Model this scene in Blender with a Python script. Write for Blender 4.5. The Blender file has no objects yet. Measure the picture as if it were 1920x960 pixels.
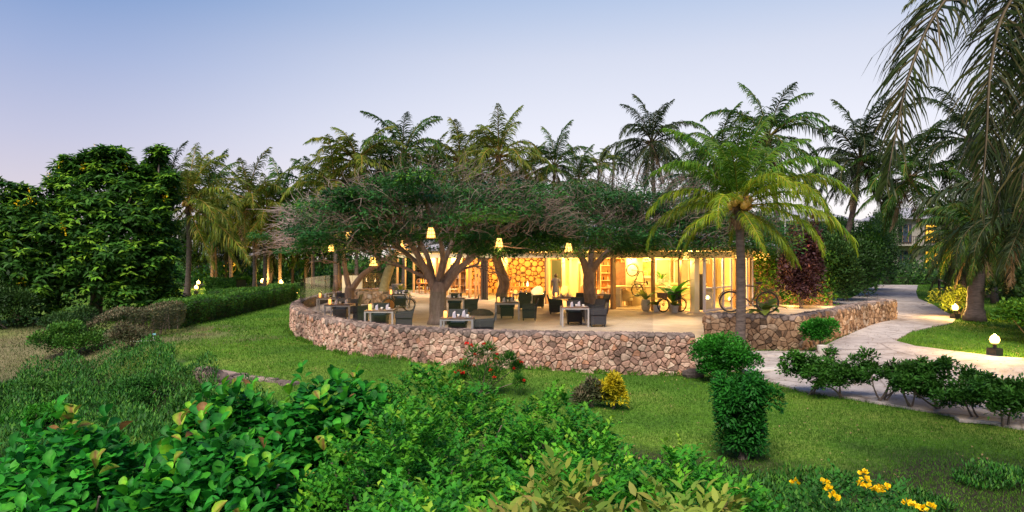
import bpy, math, random
import numpy as np
from mathutils import Vector, Matrix
from mathutils.geometry import delaunay_2d_cdt
R = math.radians
S = bpy.context.scene
COL = S.collection
random.seed(7)
rng = np.random.default_rng(7)
# ---------------------------------------------------------------- camera
F, HV, CU, CZ = 1280.0, 484.0, 960.0, 3.2      # focal length in photo pixels, horizon row, eye height
cd = bpy.data.cameras.new('camera'); cam = bpy.data.objects.new('camera', cd); COL.objects.link(cam)
cam.location = (0, 0, CZ); cam.rotation_euler = (R(90), 0, 0)
cd.sensor_width = 36; cd.lens = 36 * F / 1920; cd.shift_y = (HV - 480) / 1920.0
cd.clip_start = 0.1; cd.clip_end = 3000
S.camera = cam
# ---------------------------------------------------------------- world: clear dusk sky
wd = bpy.data.worlds.new('World'); S.world = wd; wd.use_nodes = True
nt = wd.node_tree; nt.nodes.clear(); L_ = nt.links.new
out = nt.nodes.new('ShaderNodeOutputWorld'); bg = nt.nodes.new('ShaderNodeBackground')
tc = nt.nodes.new('ShaderNodeTexCoord'); sp = nt.nodes.new('ShaderNodeSeparateXYZ')
L_(tc.outputs['Generated'], sp.inputs[0])
def ramp(tree, stops, interp='LINEAR'):
    r = tree.nodes.new('ShaderNodeValToRGB'); cr = r.color_ramp; cr.interpolation = interp
    while len(cr.elements) > len(stops): cr.elements.remove(cr.elements[-1])
    while len(cr.elements) < len(stops): cr.elements.new(0.5)
    for e, (p, c) in zip(cr.elements, stops): e.position = p; e.color = (c[0], c[1], c[2], 1)
    return r
def srgb(r, g, b):
    return tuple(((c / 255 + .055) / 1.055) ** 2.4 if c > 10 else c / 255 / 12.92 for c in (r, g, b))
SUN_AZ, SUN_EL = R(20), R(3)                    # afterglow sits low behind the palms, right of centre
sd = Vector((math.sin(SUN_AZ), math.cos(SUN_AZ), 0))
cool = ramp(nt, [(0.0, srgb(238, 216, 210)), (.05, srgb(224, 212, 218)), (.15, srgb(194, 196, 220)), (.25, srgb(160, 176, 214)), (.33, srgb(126, 156, 204)), (.55, srgb(92, 130, 194)), (1, srgb(70, 112, 186))])
warm = ramp(nt, [(0.0, srgb(255, 244, 232)), (.08, srgb(250, 246, 250)), (.18, srgb(232, 234, 246)), (.28, srgb(212, 218, 236)), (.36, srgb(180, 198, 228)), (.55, srgb(104, 144, 208)), (1, srgb(70, 112, 186))])
L_(sp.outputs[2], cool.inputs[0]); L_(sp.outputs[2], warm.inputs[0])
dt = nt.nodes.new('ShaderNodeVectorMath'); dt.operation = 'DOT_PRODUCT'; dt.inputs[1].default_value = sd
L_(tc.outputs['Generated'], dt.inputs[0])
mr = nt.nodes.new('ShaderNodeMapRange'); mr.inputs[1].default_value = .55; mr.inputs[2].default_value = 1.0
mr.interpolation_type = 'SMOOTHSTEP'; L_(dt.outputs['Value'], mr.inputs[0])
mx = nt.nodes.new('ShaderNodeMix'); mx.data_type = 'RGBA'
L_(mr.outputs[0], mx.inputs[0]); L_(cool.outputs[0], mx.inputs[6]); L_(warm.outputs[0], mx.inputs[7])
L_(mx.outputs[2], bg.inputs[0]); bg.inputs[1].default_value = 0.82; L_(bg.outputs[0], out.inputs[0])
# soft fill lamp added behind the camera, standing in for bright zenith sky
sl = bpy.data.lights.new('sky_fill', 'SUN'); so = bpy.data.objects.new('sky_fill', sl); COL.objects.link(so)
sl.energy = 4.9; sl.angle = R(35); sl.color = (1.0, .90, .80); so.location = (0, 0, 60)
so.rotation_euler = Vector((.22, .62, -.8)).to_track_quat('-Z', 'Y').to_euler()
vs = S.view_settings; vs.view_transform = 'Standard'; vs.look = 'None'; vs.exposure = 0.38; vs.gamma = 1.0
S.render.engine = 'CYCLES'; S.cycles.use_denoising = True; S.cycles.max_bounces = 6
S.cycles.transparent_max_bounces = 16; S.cycles.sample_clamp_indirect = 4.0
S.cycles.caustics_reflective = False; S.cycles.caustics_refractive = False

# ---------------------------------------------------------------- helpers
def G(u, v, z=0.0):
    D = F * (CZ - z) / (v - HV); return Vector(((u - CU) * D / F, D, z))
def Q(u, v, D):
    return Vector(((u - CU) * D / F, D, CZ - (v - HV) * D / F))
def tag(o, label=None, cat=None, group=None, kind=None):
    if label: o['label'] = label
    if cat: o['category'] = cat
    if group: o['group'] = group
    if kind: o['kind'] = kind
    return o
def thing(name, label, cat, loc=(0, 0, 0), rz=0.0, group=None):
    o = bpy.data.objects.new(name, None); COL.objects.link(o); o.empty_display_size = .2
    o.location = loc; o.rotation_euler = (0, 0, rz)
    return tag(o, label, cat, group)
def obj(name, me, mat=None, parent=None):
    if mat is not None and len(me.materials) == 0: me.materials.append(mat)
    o = bpy.data.objects.new(name, me); COL.objects.link(o)
    if parent is not None: o.parent = parent
    return o
def copy_tree(o, parent=None):
    c = o.copy(); COL.objects.link(c); c.parent = parent
    for ch in list(o.children): copy_tree(ch, c)
    return c
class MB:
    def __init__(s): s.v = []; s.f = []
    def add(s, vs_, fs_):
        k = len(s.v); s.v += [tuple(v) for v in vs_]; s.f += [[i + k for i in f] for f in fs_]; return s
    def box(s, c, d, rz=0.0, top=1.0):
        x, y, z = d[0] / 2, d[1] / 2, d[2] / 2; cs, sn = math.cos(rz), math.sin(rz); vs_ = []
        for zz, k in ((-z, 1.0), (z, top)):
            for xx, yy in ((-x, -y), (x, -y), (x, y), (-x, y)):
                a, b = xx * k, yy * k; vs_.append((c[0] + a * cs - b * sn, c[1] + a * sn + b * cs, c[2] + zz))
        return s.add(vs_, [(0, 3, 2, 1), (4, 5, 6, 7), (0, 1, 5, 4), (1, 2, 6, 5), (2, 3, 7, 6), (3, 0, 4, 7)])
    def tube(s, pts, rad, n=8, cap=True):
        pts = [Vector(p) for p in pts]
        if not hasattr(rad, '__len__'): rad = [rad] * len(pts)
        vs_ = []; up = None
        for i, p in enumerate(pts):
            d = (pts[min(i + 1, len(pts) - 1)] - pts[max(i - 1, 0)])
            if d.length < 1e-9: d = Vector((0, 0, 1))
            d.normalize()
            if up is None: up = Vector((1, 0, 0)) if abs(d.x) < .8 else Vector((0, 1, 0))
            a = (up - d * up.dot(d)).normalized(); b = d.cross(a); up = a
            for k in range(n):
                t = 2 * math.pi * k / n; vs_.append(p + (a * math.cos(t) + b * math.sin(t)) * rad[i])
        fs_ = [(i * n + k, i * n + (k + 1) % n, (i + 1) * n + (k + 1) % n, (i + 1) * n + k) for i in range(len(pts) - 1) for k in range(n)]
        if cap: fs_ += [tuple(range(n))[::-1], tuple(range((len(pts) - 1) * n, len(pts) * n))]
        return s.add(vs_, fs_)
    def lathe(s, prof, n=12, c=(0, 0, 0)):
        vs_ = []
        for r, z in prof:
            for k in range(n):
                t = 2 * math.pi * k / n; vs_.append((c[0] + r * math.cos(t), c[1] + r * math.sin(t), c[2] + z))
        m = len(prof)
        fs_ = [(i * n + k, i * n + (k + 1) % n, (i + 1) * n + (k + 1) % n, (i + 1) * n + k) for i in range(m - 1) for k in range(n)]
        fs_ += [tuple(range(n))[::-1], tuple(range((m - 1) * n, m * n))]
        return s.add(vs_, fs_)
    def torus(s, c, R0, r, ax='y', n=24, m=6):
        vs_ = []
        for i in range(n):
            a = 2 * math.pi * i / n
            for j in range(m):
                b = 2 * math.pi * j / m; q = R0 + r * math.cos(b); x, z, y = q * math.cos(a), q * math.sin(a), r * math.sin(b)
                v = (x, y, z) if ax == 'y' else ((y, x, z) if ax == 'x' else (x, z, y))
                vs_.append((c[0] + v[0], c[1] + v[1], c[2] + v[2]))
        return s.add(vs_, [(i * m + j, ((i + 1) % n) * m + j, ((i + 1) % n) * m + (j + 1) % m, i * m + (j + 1) % m) for i in range(n) for j in range(m)])
    def prism(s, poly, z0, z1):
        n = len(poly); vs_ = [(p[0], p[1], z0) for p in poly] + [(p[0], p[1], z1) for p in poly]
        return s.add(vs_, [tuple(range(n))[::-1], tuple(range(n, 2 * n))] + [(i, (i + 1) % n, n + (i + 1) % n, n + i) for i in range(n)])
    def mesh(s, name, smooth=False):
        me = bpy.data.meshes.new(name); me.from_pydata(s.v, [], s.f); me.update()
        if smooth: me.shade_smooth()
        return me
    def build(s, name, mat, parent=None, smooth=False, bevel=0.0):
        o = obj(name, s.mesh(name, smooth), mat, parent)
        if bevel:
            b = o.modifiers.new('bevel', 'BEVEL'); b.width = bevel; b.segments = 2; b.limit_method = 'ANGLE'
        return o
TM = {
 'quad': ([(0, 0, 0), (.5, -.5, 0), (1, 0, -.06), (.5, .5, 0)], [(0, 1, 2, 3)]),
 'fold': ([(0, 0, 0), (.45, -.5, .1), (1, 0, -.14), (.45, .5, .1), (.45, 0, 0)], [(0, 1, 2, 4), (0, 4, 2, 3)]),
 'oval': ([(0, 0, 0), (.22, -.36, .05), (.58, -.5, .07), (.88, -.3, .0), (1, 0, -.07), (.88, .3, .0), (.58, .5, .07), (.22, .36, .05), (.3, 0, -.02), (.66, 0, -.01)],
          [(0, 1, 8), (1, 2, 9, 8), (2, 3, 4, 9), (4, 5, 6, 9), (6, 7, 8, 9), (7, 0, 8)]),
 'lance': ([(0, 0, 0), (.3, -.5, .05), (.65, -.4, .0), (1, 0, -.2), (.65, .4, .0), (.3, .5, .05), (.45, 0, -.02)], [(0, 1, 2, 6), (2, 3, 4, 6), (4, 5, 0, 6)]),
}
def npmesh(name, V, faces_k, rnd=None):
    """V (n,3); faces_k list of int arrays (m,k)"""
    me = bpy.data.meshes.new(name); me.vertices.add(len(V)); me.vertices.foreach_set('co', np.ascontiguousarray(V, dtype=np.float32).ravel())
    idx = np.concatenate([f.ravel() for f in faces_k]); tot = np.concatenate([np.full(len(f), f.shape[1]) for f in faces_k])
    st = np.concatenate([[0], np.cumsum(tot)[:-1]])
    me.loops.add(len(idx)); me.loops.foreach_set('vertex_index', idx.astype(np.int32))
    me.polygons.add(len(tot)); me.polygons.foreach_set('loop_start', st.astype(np.int32))
    me.update(calc_edges=True)
    if rnd is not None:
        a = me.attributes.new('rnd', 'FLOAT', 'POINT'); a.data.foreach_set('value', rnd.astype(np.float32))
    return me
def nrm(a): return a / np.maximum(np.linalg.norm(a, axis=1, keepdims=True), 1e-9)
def leafmesh(name, P, D, N, L, W, tmpl='quad', rnd=None):
    P = np.asarray(P, float); n = len(P); D = nrm(np.asarray(D, float)); Sd = nrm(np.cross(np.asarray(N, float), D)); N = np.cross(D, Sd)
    L = np.broadcast_to(L, (n,))[:, None, None]; W = np.broadcast_to(W, (n,))[:, None, None]
    T, fs_ = TM[tmpl]; T = np.array(T); k = len(T)
    V = P[:, None, :] + D[:, None, :] * L * T[None, :, 0:1] + Sd[:, None, :] * W * T[None, :, 1:2] + N[:, None, :] * L * T[None, :, 2:3]
    off = np.arange(n)[:, None] * k; by = {}
    for f in fs_: by.setdefault(len(f), []).append(np.array(f)[None, :] + off)
    if rnd is None: rnd = rng.random(n)
    return npmesh(name, V.reshape(-1, 3), [np.concatenate(x) for x in by.values()], np.repeat(rnd, k))
def runit(n): return nrm(rng.normal(size=(n, 3)))

# ---------------------------------------------------------------- materials
MATS = {}
def newmat(name):
    m = bpy.data.materials.new(name); m.use_nodes = True; t = m.node_tree; t.nodes.clear()
    o = t.nodes.new('ShaderNodeOutputMaterial'); b = t.nodes.new('ShaderNodeBsdfPrincipled'); t.links.new(b.outputs[0], o.inputs[0])
    MATS[name] = m; return m, t, b, o
def mat(name, col, rough=.6, col2=None, scale=8., detail=4., bump=0., bscale=None, metal=0., emit=None, estr=0., spec=.5, stretch=None, objvar=0.):
    m, t, b, o = newmat(name); b.inputs['Roughness'].default_value = rough; b.inputs['Metallic'].default_value = metal
    b.inputs['Specular IOR Level'].default_value = spec; b.inputs['Base Color'].default_value = (*col, 1)
    tcn = t.nodes.new('ShaderNodeTexCoord'); vec = tcn.outputs['Object']
    if stretch:
        mp = t.nodes.new('ShaderNodeMapping'); mp.inputs['Scale'].default_value = stretch; t.links.new(vec, mp.inputs[0]); vec = mp.outputs[0]
    cout = None
    if col2:
        n = t.nodes.new('ShaderNodeTexNoise'); n.inputs['Scale'].default_value = scale; n.inputs['Detail'].default_value = detail; n.inputs['Roughness'].default_value = .65
        t.links.new(vec, n.inputs[0]); r = ramp(t, [(.32, col), (.68, col2)]); t.links.new(n.outputs[0], r.inputs[0]); cout = r.outputs[0]
    if objvar:
        oi = t.nodes.new('ShaderNodeObjectInfo'); m1 = t.nodes.new('ShaderNodeMapRange'); m1.inputs[3].default_value = 1 - objvar; m1.inputs[4].default_value = 1 + objvar
        t.links.new(oi.outputs['Random'], m1.inputs[0]); h = t.nodes.new('ShaderNodeHueSaturation'); t.links.new(m1.outputs[0], h.inputs['Value'])
        if cout: t.links.new(cout, h.inputs['Color'])
        else: h.inputs['Color'].default_value = (*col, 1)
        cout = h.outputs[0]
    if cout: t.links.new(cout, b.inputs['Base Color'])
    if bump:
        n2 = t.nodes.new('ShaderNodeTexNoise'); n2.inputs['Scale'].default_value = bscale or scale * 3; n2.inputs['Detail'].default_value = 5
        t.links.new(vec, n2.inputs[0]); bp = t.nodes.new('ShaderNodeBump'); bp.inputs['Strength'].default_value = bump; bp.inputs['Distance'].default_value = .03
        t.links.new(n2.outputs[0], bp.inputs['Height']); t.links.new(bp.outputs[0], b.inputs['Normal'])
    if emit:
        b.inputs['Emission Color'].default_value = (*emit, 1); b.inputs['Emission Strength'].default_value = estr
    return m
def leafmat(name, stops, trans=.3, rough=.5, objvar=.12, spec=.16, nscale=1.6):
    """stops: colours over the per-leaf value 'rnd'"""
    m, t, b, o = newmat(name); at = t.nodes.new('ShaderNodeAttribute'); at.attribute_name = 'rnd'
    r = ramp(t, stops); t.links.new(at.outputs['Fac'], r.inputs[0])
    oi = t.nodes.new('ShaderNodeObjectInfo'); m1 = t.nodes.new('ShaderNodeMapRange'); m1.inputs[3].default_value = 1 - objvar; m1.inputs[4].default_value = 1 + objvar
    t.links.new(oi.outputs['Random'], m1.inputs[0]); h = t.nodes.new('ShaderNodeHueSaturation'); t.links.new(m1.outputs[0], h.inputs['Value']); t.links.new(r.outputs[0], h.inputs['Color'])
    tcl = t.nodes.new('ShaderNodeTexCoord'); nl_ = t.nodes.new('ShaderNodeTexNoise'); nl_.inputs['Scale'].default_value = nscale; nl_.inputs['Detail'].default_value = 4; t.links.new(tcl.outputs['Object'], nl_.inputs[0])
    m2 = t.nodes.new('ShaderNodeMapRange'); m2.inputs[1].default_value = .3; m2.inputs[2].default_value = .7; m2.inputs[3].default_value = .62; m2.inputs[4].default_value = 1.35; t.links.new(nl_.outputs[0], m2.inputs[0])
    ml = t.nodes.new('ShaderNodeMath'); ml.operation = 'MULTIPLY'; t.links.new(m1.outputs[0], ml.inputs[0]); t.links.new(m2.outputs[0], ml.inputs[1]); t.links.new(ml.outputs[0], h.inputs['Value'])
    t.links.new(h.outputs[0], b.inputs['Base Color']); b.inputs['Roughness'].default_value = rough; b.inputs['Specular IOR Level'].default_value = spec
    tr = t.nodes.new('ShaderNodeBsdfTranslucent'); t.links.new(h.outputs[0], tr.inputs[0]); mi = t.nodes.new('ShaderNodeMixShader'); mi.inputs[0].default_value = trans
    t.links.new(b.outputs[0], mi.inputs[1]); t.links.new(tr.outputs[0], mi.inputs[2]); t.links.new(mi.outputs[0], o.inputs[0]); return m
def glassmat(name, tint=(.9, .95, .92), alpha=.1, rough=.02):
    m, t, b, o = newmat(name); b.inputs['Base Color'].default_value = (*tint, 1); b.inputs['Roughness'].default_value = rough
    g = t.nodes.new('ShaderNodeBsdfGlossy'); g.inputs['Roughness'].default_value = rough; g.inputs[0].default_value = (.9, .92, .95, 1)
    tr = t.nodes.new('ShaderNodeBsdfTransparent'); tr.inputs[0].default_value = (*tint, 1)
    lw_ = t.nodes.new('ShaderNodeLayerWeight'); lw_.inputs[0].default_value = .5; pw_ = t.nodes.new('ShaderNodeMath'); pw_.operation = 'POWER'; pw_.inputs[1].default_value = 4.5; t.links.new(lw_.outputs['Facing'], pw_.inputs[0])
    ad = t.nodes.new('ShaderNodeMath'); ad.operation = 'MULTIPLY_ADD'; ad.inputs[1].default_value = .5; ad.inputs[2].default_value = alpha; ad.use_clamp = True
    t.links.new(pw_.outputs[0], ad.inputs[0]); mi = t.nodes.new('ShaderNodeMixShader'); t.links.new(ad.outputs[0], mi.inputs[0])
    t.links.new(tr.outputs[0], mi.inputs[1]); t.links.new(g.outputs[0], mi.inputs[2]); t.links.new(mi.outputs[0], o.inputs[0]); return m
WARM = (1.0, .57, .15)
M = {}
def stonemat(name, stops):
    m, t, b, o = newmat(name); b.inputs['Roughness'].default_value = .88; b.inputs['Specular IOR Level'].default_value = .25
    at = t.nodes.new('ShaderNodeAttribute'); at.attribute_name = 'rnd'; r = ramp(t, stops); t.links.new(at.outputs['Fac'], r.inputs[0]); tcn = t.nodes.new('ShaderNodeTexCoord')
    n = t.nodes.new('ShaderNodeTexNoise'); n.inputs['Scale'].default_value = 6; n.inputs['Detail'].default_value = 7; n.inputs['Roughness'].default_value = .7; t.links.new(tcn.outputs['Object'], n.inputs[0])
    r2 = ramp(t, [(.3, (.5, .45, .42)), (.5, (.95, .95, .95)), (.72, (1.35, 1.3, 1.25))]); t.links.new(n.outputs[0], r2.inputs[0]); n3 = t.nodes.new('ShaderNodeTexNoise'); n3.inputs['Scale'].default_value = .55; n3.inputs['Detail'].default_value = 4; t.links.new(tcn.outputs['Object'], n3.inputs[0]); r3 = ramp(t, [(.36, (.62, .6, .6)), (.6, (1.12, 1.08, 1.05))]); t.links.new(n3.outputs[0], r3.inputs[0])
    cur = r.outputs[0]
    for q in (r2, r3):
        k = t.nodes.new('ShaderNodeMix'); k.data_type = 'RGBA'; k.blend_type = 'MULTIPLY'; k.inputs[0].default_value = 1; t.links.new(cur, k.inputs[6]); t.links.new(q.outputs[0], k.inputs[7]); cur = k.outputs[2]
    t.links.new(cur, b.inputs['Base Color']); n2 = t.nodes.new('ShaderNodeTexNoise'); n2.inputs['Scale'].default_value = 24; n2.inputs['Detail'].default_value = 6; t.links.new(tcn.outputs['Object'], n2.inputs[0]); bp = t.nodes.new('ShaderNodeBump'); bp.inputs['Strength'].default_value = .8; bp.inputs['Distance'].default_value = .03; t.links.new(n2.outputs[0], bp.inputs['Height']); t.links.new(bp.outputs[0], b.inputs['Normal']); return m
M['stone'] = stonemat('pink_stone', [(0, (.2, .13, .1)), (.15, (.3, .18, .135)), (.4, (.44, .27, .2)), (.65, (.5, .345, .26)), (.85, (.55, .43, .33)), (1, (.44, .23, .14))])
M['stone_tan'] = stonemat('tan_stone', [(0, (.12, .08, .05)), (.2, (.26, .155, .09)), (.5, (.38, .24, .14)), (.8, (.46, .32, .2)), (1, (.5, .4, .3))])
M['moss_stone'] = stonemat('weathered_stone', [(0, (.1, .08, .07)), (.5, (.22, .17, .145)), (1, (.38, .29, .24))])
M['mortar'] = mat('mortar', (.13, .09, .07), .95, (.26, .19, .155), 9, 5, .5, 30)
M['floor'] = mat('terrace_paving', (.4, .3, .2), .7, (.6, .48, .34), .9, 9, .15, 30)
M['path'] = mat('path_paving', (.27, .225, .205), .85, (.5, .44, .41), .8, 12, .35, 45)
M['cream'] = mat('cream_plaster', (.74, .6, .33), .8, (.8, .68, .42), 1.5, 3)
M['white'] = mat('white_paint', (.75, .74, .72), .5)
M['timber'] = mat('timber', (.30, .16, .06), .55, (.42, .25, .11), 6, 4, .1, 20, stretch=(6, 6, .6))
M['dark_timber'] = mat('dark_timber', (.035, .022, .016), .5, (.06, .035, .025), 6, 4)
M['whiteframe'] = mat('pale_frame', (.62, .58, .62), .45)
M['bark'] = mat('grey_bark', (.17, .115, .09), .9, (.32, .235, .19), 5, 6, .9, 14, stretch=(2, 2, .7))
M['bark_lamplit'] = mat('lamplit_bark', (.22, .18, .07), .9, (.36, .31, .14), 5, 6, .9, 14)  # lime yellow lamplight put into the bark colour
M['twig'] = mat('dead_twig', (.27, .195, .175), .9, (.42, .32, .29), 6, 3)
M['twig_brown'] = mat('brown_twig', (.12, .085, .062), .9, (.22, .165, .13), 6, 3)
M['palmbark'] = mat('palm_bark', (.045, .034, .028), .9, (.13, .095, .08), 5, 5, .9, 9, stretch=(.7, .7, 3.))
M['husk'] = mat('palm_husk', (.10, .055, .03), .9, (.2, .12, .06), 8, 4, .8, 20)
M['coconut'] = mat('coconut', (.42, .2, .03), .5, (.5, .3, .05), 5, 3)
M['rattan'] = mat('rattan', (.022, .022, .03), .6, (.05, .045, .045), 60, 2, .8, 90)
M['cushion'] = mat('navy_cushion', (.012, .025, .045), .8, (.02, .035, .06), 30, 2)
M['alu'] = mat('pale_metal', (.50, .47, .43), .35, metal=.4)
M['tabletop'] = mat('slatted_top', (.12, .065, .045), .55, (.19, .11, .08), 7, 4, .1, 20, stretch=(1, 9, 1))
M['black'] = mat('black_metal', (.015, .013, .012), .45)
M['rust'] = mat('rusty_metal', (.06, .035, .02), .6, (.17, .09, .04), 20, 4)
M['rubber'] = mat('tyre', (.03, .022, .018), .8)
M['candle'] = mat('candle_glow', (.9, .4, .08), .5, emit=(1, .42, .07), estr=9)
M['lampglow'] = mat('lamp_glow', (1, .7, .35), .5, emit=(1, .6, .12), estr=7)
M['lanternglow'] = mat('lantern_glow', (1, .6, .2), .5, emit=(1, .56, .12), estr=3.2)
M['downlight'] = mat('downlight', (1, .8, .5), .5, emit=(1, .7, .3), estr=12)
M['amber_glow'] = mat('amber_emitter', (1, .6, .1), .5, (.6, .3, .02), 6, 3, emit=(1, .5, .03), estr=.9)  # amber emission; also on bottles and taps, which are no lamps
M['napkin'] = mat('napkin', (.5, .46, .5), .8)
M['plate'] = mat('plate', (.6, .56, .52), .3)
M['glass'] = glassmat('glass', (.93, .96, .95), .015)
M['balus'] = glassmat('balustrade_glass', (.93, .93, .95), .03)
M['roof'] = mat('roof_sheet', (.24, .23, .25), .7, (.36, .35, .38), 2, 4)
M['log'] = mat('log_end', (.36, .17, .05), .7, (.52, .3, .1), 9, 3, objvar=.25)
M['logback'] = mat('log_wall_back', (.08, .035, .015), .8)
M['orange_wood'] = mat('orange_wood', (.38, .15, .03), .5, (.46, .2, .05), 8, 3)
M['soil'] = mat('soil', (.045, .035, .022), .95, (.08, .065, .04), 3, 5, .5, 20)
M['pot'] = mat('stoneware', (.5, .46, .4), .6, (.6, .55, .48), 6, 3)
M['skin'] = mat('skin', (.09, .045, .025), .55)
M['hair'] = mat('hair', (.012, .009, .008), .7)
M['dress'] = mat('grey_dress', (.04, .045, .055), .8, (.06, .06, .07), 20, 2)
M['villa'] = mat('villa_plaster', (.22, .2, .17), .85, (.3, .27, .22), 2, 3)
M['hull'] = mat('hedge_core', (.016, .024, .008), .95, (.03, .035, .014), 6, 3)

LG = lambda *s: [(i / (len(s) - 1), c) for i, c in enumerate(s)]
M['f_sea'] = leafmat('sea_grape_leaf', [(0, (.01, .1, .014)), (.45, (.03, .25, .02)), (.75, (.08, .36, .016)), (.9, (.2, .42, .02)), (.95, (.3, .34, .04)), (1, (.26, .13, .04))], .35, .52, .3, .2, 2.5)
M['f_green'] = leafmat('small_bright_leaf', [(0, (.01, .085, .014)), (.5, (.045, .25, .016)), (.85, (.12, .36, .018)), (1, (.26, .42, .03))], .3)
M['f_yellow'] = leafmat('yellow_green_leaf', [(0, (.03, .1, .015)), (.4, (.08, .2, .025)), (.8, (.24, .3, .04)), (1, (.42, .3, .08))], .3)
M['f_tree'] = leafmat('tree_leaf', [(0, (.018, .06, .01)), (.45, (.042, .13, .014)), (.75, (.12, .28, .02)), (.95, (.22, .4, .03)), (1, (.7, .38, .01))], .25)
M['f_feather'] = leafmat('feathery_leaf', [(0, (.007, .035, .013)), (.5, (.03, .12, .024)), (.8, (.065, .18, .02)), (1, (.17, .32, .02))], .25)
M['f_hedge'] = leafmat('hedge_leaf', [(0, (.02, .08, .012)), (.6, (.055, .17, .018)), (1, (.14, .28, .03))], .2)
M['f_dryhedge'] = leafmat('dry_hedge_leaf', [(0, (.035, .05, .02)), (.5, (.09, .11, .045)), (.8, (.17, .13, .07)), (1, (.22, .16, .09))], .2)
M['f_palm'] = leafmat('palm_leaf', [(0, (.016, .055, .01)), (.6, (.05, .12, .015)), (.9, (.14, .15, .024)), (1, (.28, .16, .05))], .3, .4, .25)
M['f_palmgold_uplit'] = leafmat('uplit_golden_palm_leaf', [(0, (.03, .08, .01)), (.5, (.12, .165, .016)), (.85, (.26, .22, .03)), (1, (.36, .18, .04))], .3, .4, .25)  # golden leaf tone, with the brown-orange of uplighting put into the colour
M['f_palmlime'] = leafmat('lime_palm_leaf', [(0, (.035, .14, .012)), (.5, (.19, .28, .014)), (.9, (.38, .36, .03)), (1, (.5, .28, .06))], .35, .35, .2)
M['f_palmmid'] = leafmat('mid_palm_leaf', [(0, (.03, .1, .01)), (.5, (.09, .2, .015)), (.9, (.2, .27, .02)), (1, (.35, .22, .05))], .35, .35, .2)
M['f_palmdead'] = leafmat('dead_palm_leaf', [(0, (.14, .09, .05)), (1, (.34, .24, .14))], .2, .7)
M['f_palmdark'] = leafmat('dark_palm_leaf', [(0, (.014, .03, .011)), (.6, (.032, .055, .016)), (.9, (.065, .075, .024)), (1, (.14, .09, .05))], .25, .45, .2)
M['f_nearpalm'] = leafmat('near_palm_leaf', [(0, (.016, .03, .01)), (.5, (.04, .06, .014)), (.75, (.12, .1, .04)), (1, (.2, .15, .1))], .35, .4, .15)
M['f_dark'] = leafmat('dark_leaf', [(0, (.012, .034, .009)), (.7, (.028, .072, .014)), (1, (.065, .13, .02))], .2)
M['f_purple'] = leafmat('purple_leaf', [(0, (.03, .012, .018)), (.6, (.065, .03, .032)), (.85, (.12, .06, .04)), (.95, (.4, .1, .07)), (1, (.55, .16, .12))], .2)
M['f_cover'] = leafmat('ground_cover_leaf', [(0, (.014, .07, .01)), (.6, (.035, .15, .016)), (1, (.09, .22, .02))], .2)
M['f_grass'] = leafmat('grass_blade', [(0, (.04, .12, .01)), (.6, (.085, .2, .014)), (1, (.17, .29, .03))], .25, .8)
M['f_drygrass'] = leafmat('dry_grass_blade', [(0, (.05, .1, .02)), (.5, (.13, .16, .045)), (.8, (.24, .2, .09)), (1, (.34, .25, .14))], .25, .6)
M['f_lime'] = leafmat('lime_leaf', [(0, (.12, .2, .02)), (1, (.34, .4, .06))], .35)
M['f_red'] = leafmat('red_petal', [(0, (.6, .01, .01)), (1, (.75, .04, .02))], .2)
M['f_yel'] = leafmat('yellow_petal', [(0, (.7, .42, .0)), (1, (.85, .6, .02))], .2)
M['f_gold'] = leafmat('golden_leaf', [(0, (.34, .34, .02)), (1, (.85, .66, .02))], .3)
# ---------------------------------------------------------------- terrain
ZF, ZW, ZR = .65, 1.12, 1.37                     # terrace floor, left wall top, right wall top
CTRL = [(-10.5, 29, .15), (-7.5, 24, .14), (-4, 20.5, .18), (0, 18.5, .12), (4.5, 18, .02), (0, 15, .02), (4, 13, 0), (7, 12, -.05), (10, 11, -.05), (3, 8, -.1), (8, 7, -.2), (14, 11, -.05), (20, 9, 0),
 (-15, 33, .12), (-14, 27, .05), (-10.5, 24, .08), (-9, 21.6, .1), (-6.3, 18.6, .08), (-12.6, 24.6, .06), (-14, 40, .15), (-13, 47, .25), (-20, 60, .45), (-12, 60, .5), (-25, 50, .3),
 (-9.3, 17.2, -1.), (-12.4, 19.8, -.95), (-14.5, 22.2, -.7), (-17, 23.6, -.62), (-19, 28.7, -.3), (-22, 33, .0), (-12, 15, -1.1), (-8, 12, -1.1), (-4, 10, -.9), (-4, 13.5, -.35), (-7, 8, -1.1), (0, 6, -.8), (-16, 17, -1.), (-24, 22, -1.), (-20, 14, -1.3), (0, 10, -.3),
 (-30, 30, -.4), (8.2, 15.9, .1), (11.5, 13.6, .02), (9.5, 19.5, .32), (13, 16, .2), (14.2, 18.8, .38), (18, 17, .4), (12.6, 22.2, .4), (16.5, 24, .45), (16.6, 28.8, .5), (19.3, 29.8, .5), (25.5, 43, .62), (22, 42, .6), (33, 57, .88), (28, 52, .8), (45, 80, 1.6), (35, 78, 1.6), (55, 80, 1.6),
 (30, 30, .5), (40, 50, .9), (0, 70, .5), (20, 60, .7), (-60, 80, .6), (-60, 30, -.2), (60, 20, .2), (0, -10, -.8), (0, 140, .8), (100, 140, 1.4), (-120, 140, .8), (5, 30, .3), (0, 40, .3), (8, 40, .35)]
CA = np.array(CTRL)
def hz(x, y):
    x = np.asarray(x, float); y = np.asarray(y, float)
    d2 = (x[..., None] - CA[:, 0]) ** 2 + (y[..., None] - CA[:, 1]) ** 2
    w = 1.0 / (d2 + .8) ** 1.7
    return (w * CA[:, 2]).sum(-1) / w.sum(-1)
def H(x, y): return float(hz(x, y))
def axis(a, b, step, far):
    xs = list(np.arange(a, b + 1e-6, step)); s = step; x = b
    while x < far: s *= 1.35; x += s; xs.append(x)
    s = step; x = a
    while x > -far: s *= 1.35; x -= s; xs.insert(0, x)
    return np.array(xs)
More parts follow.
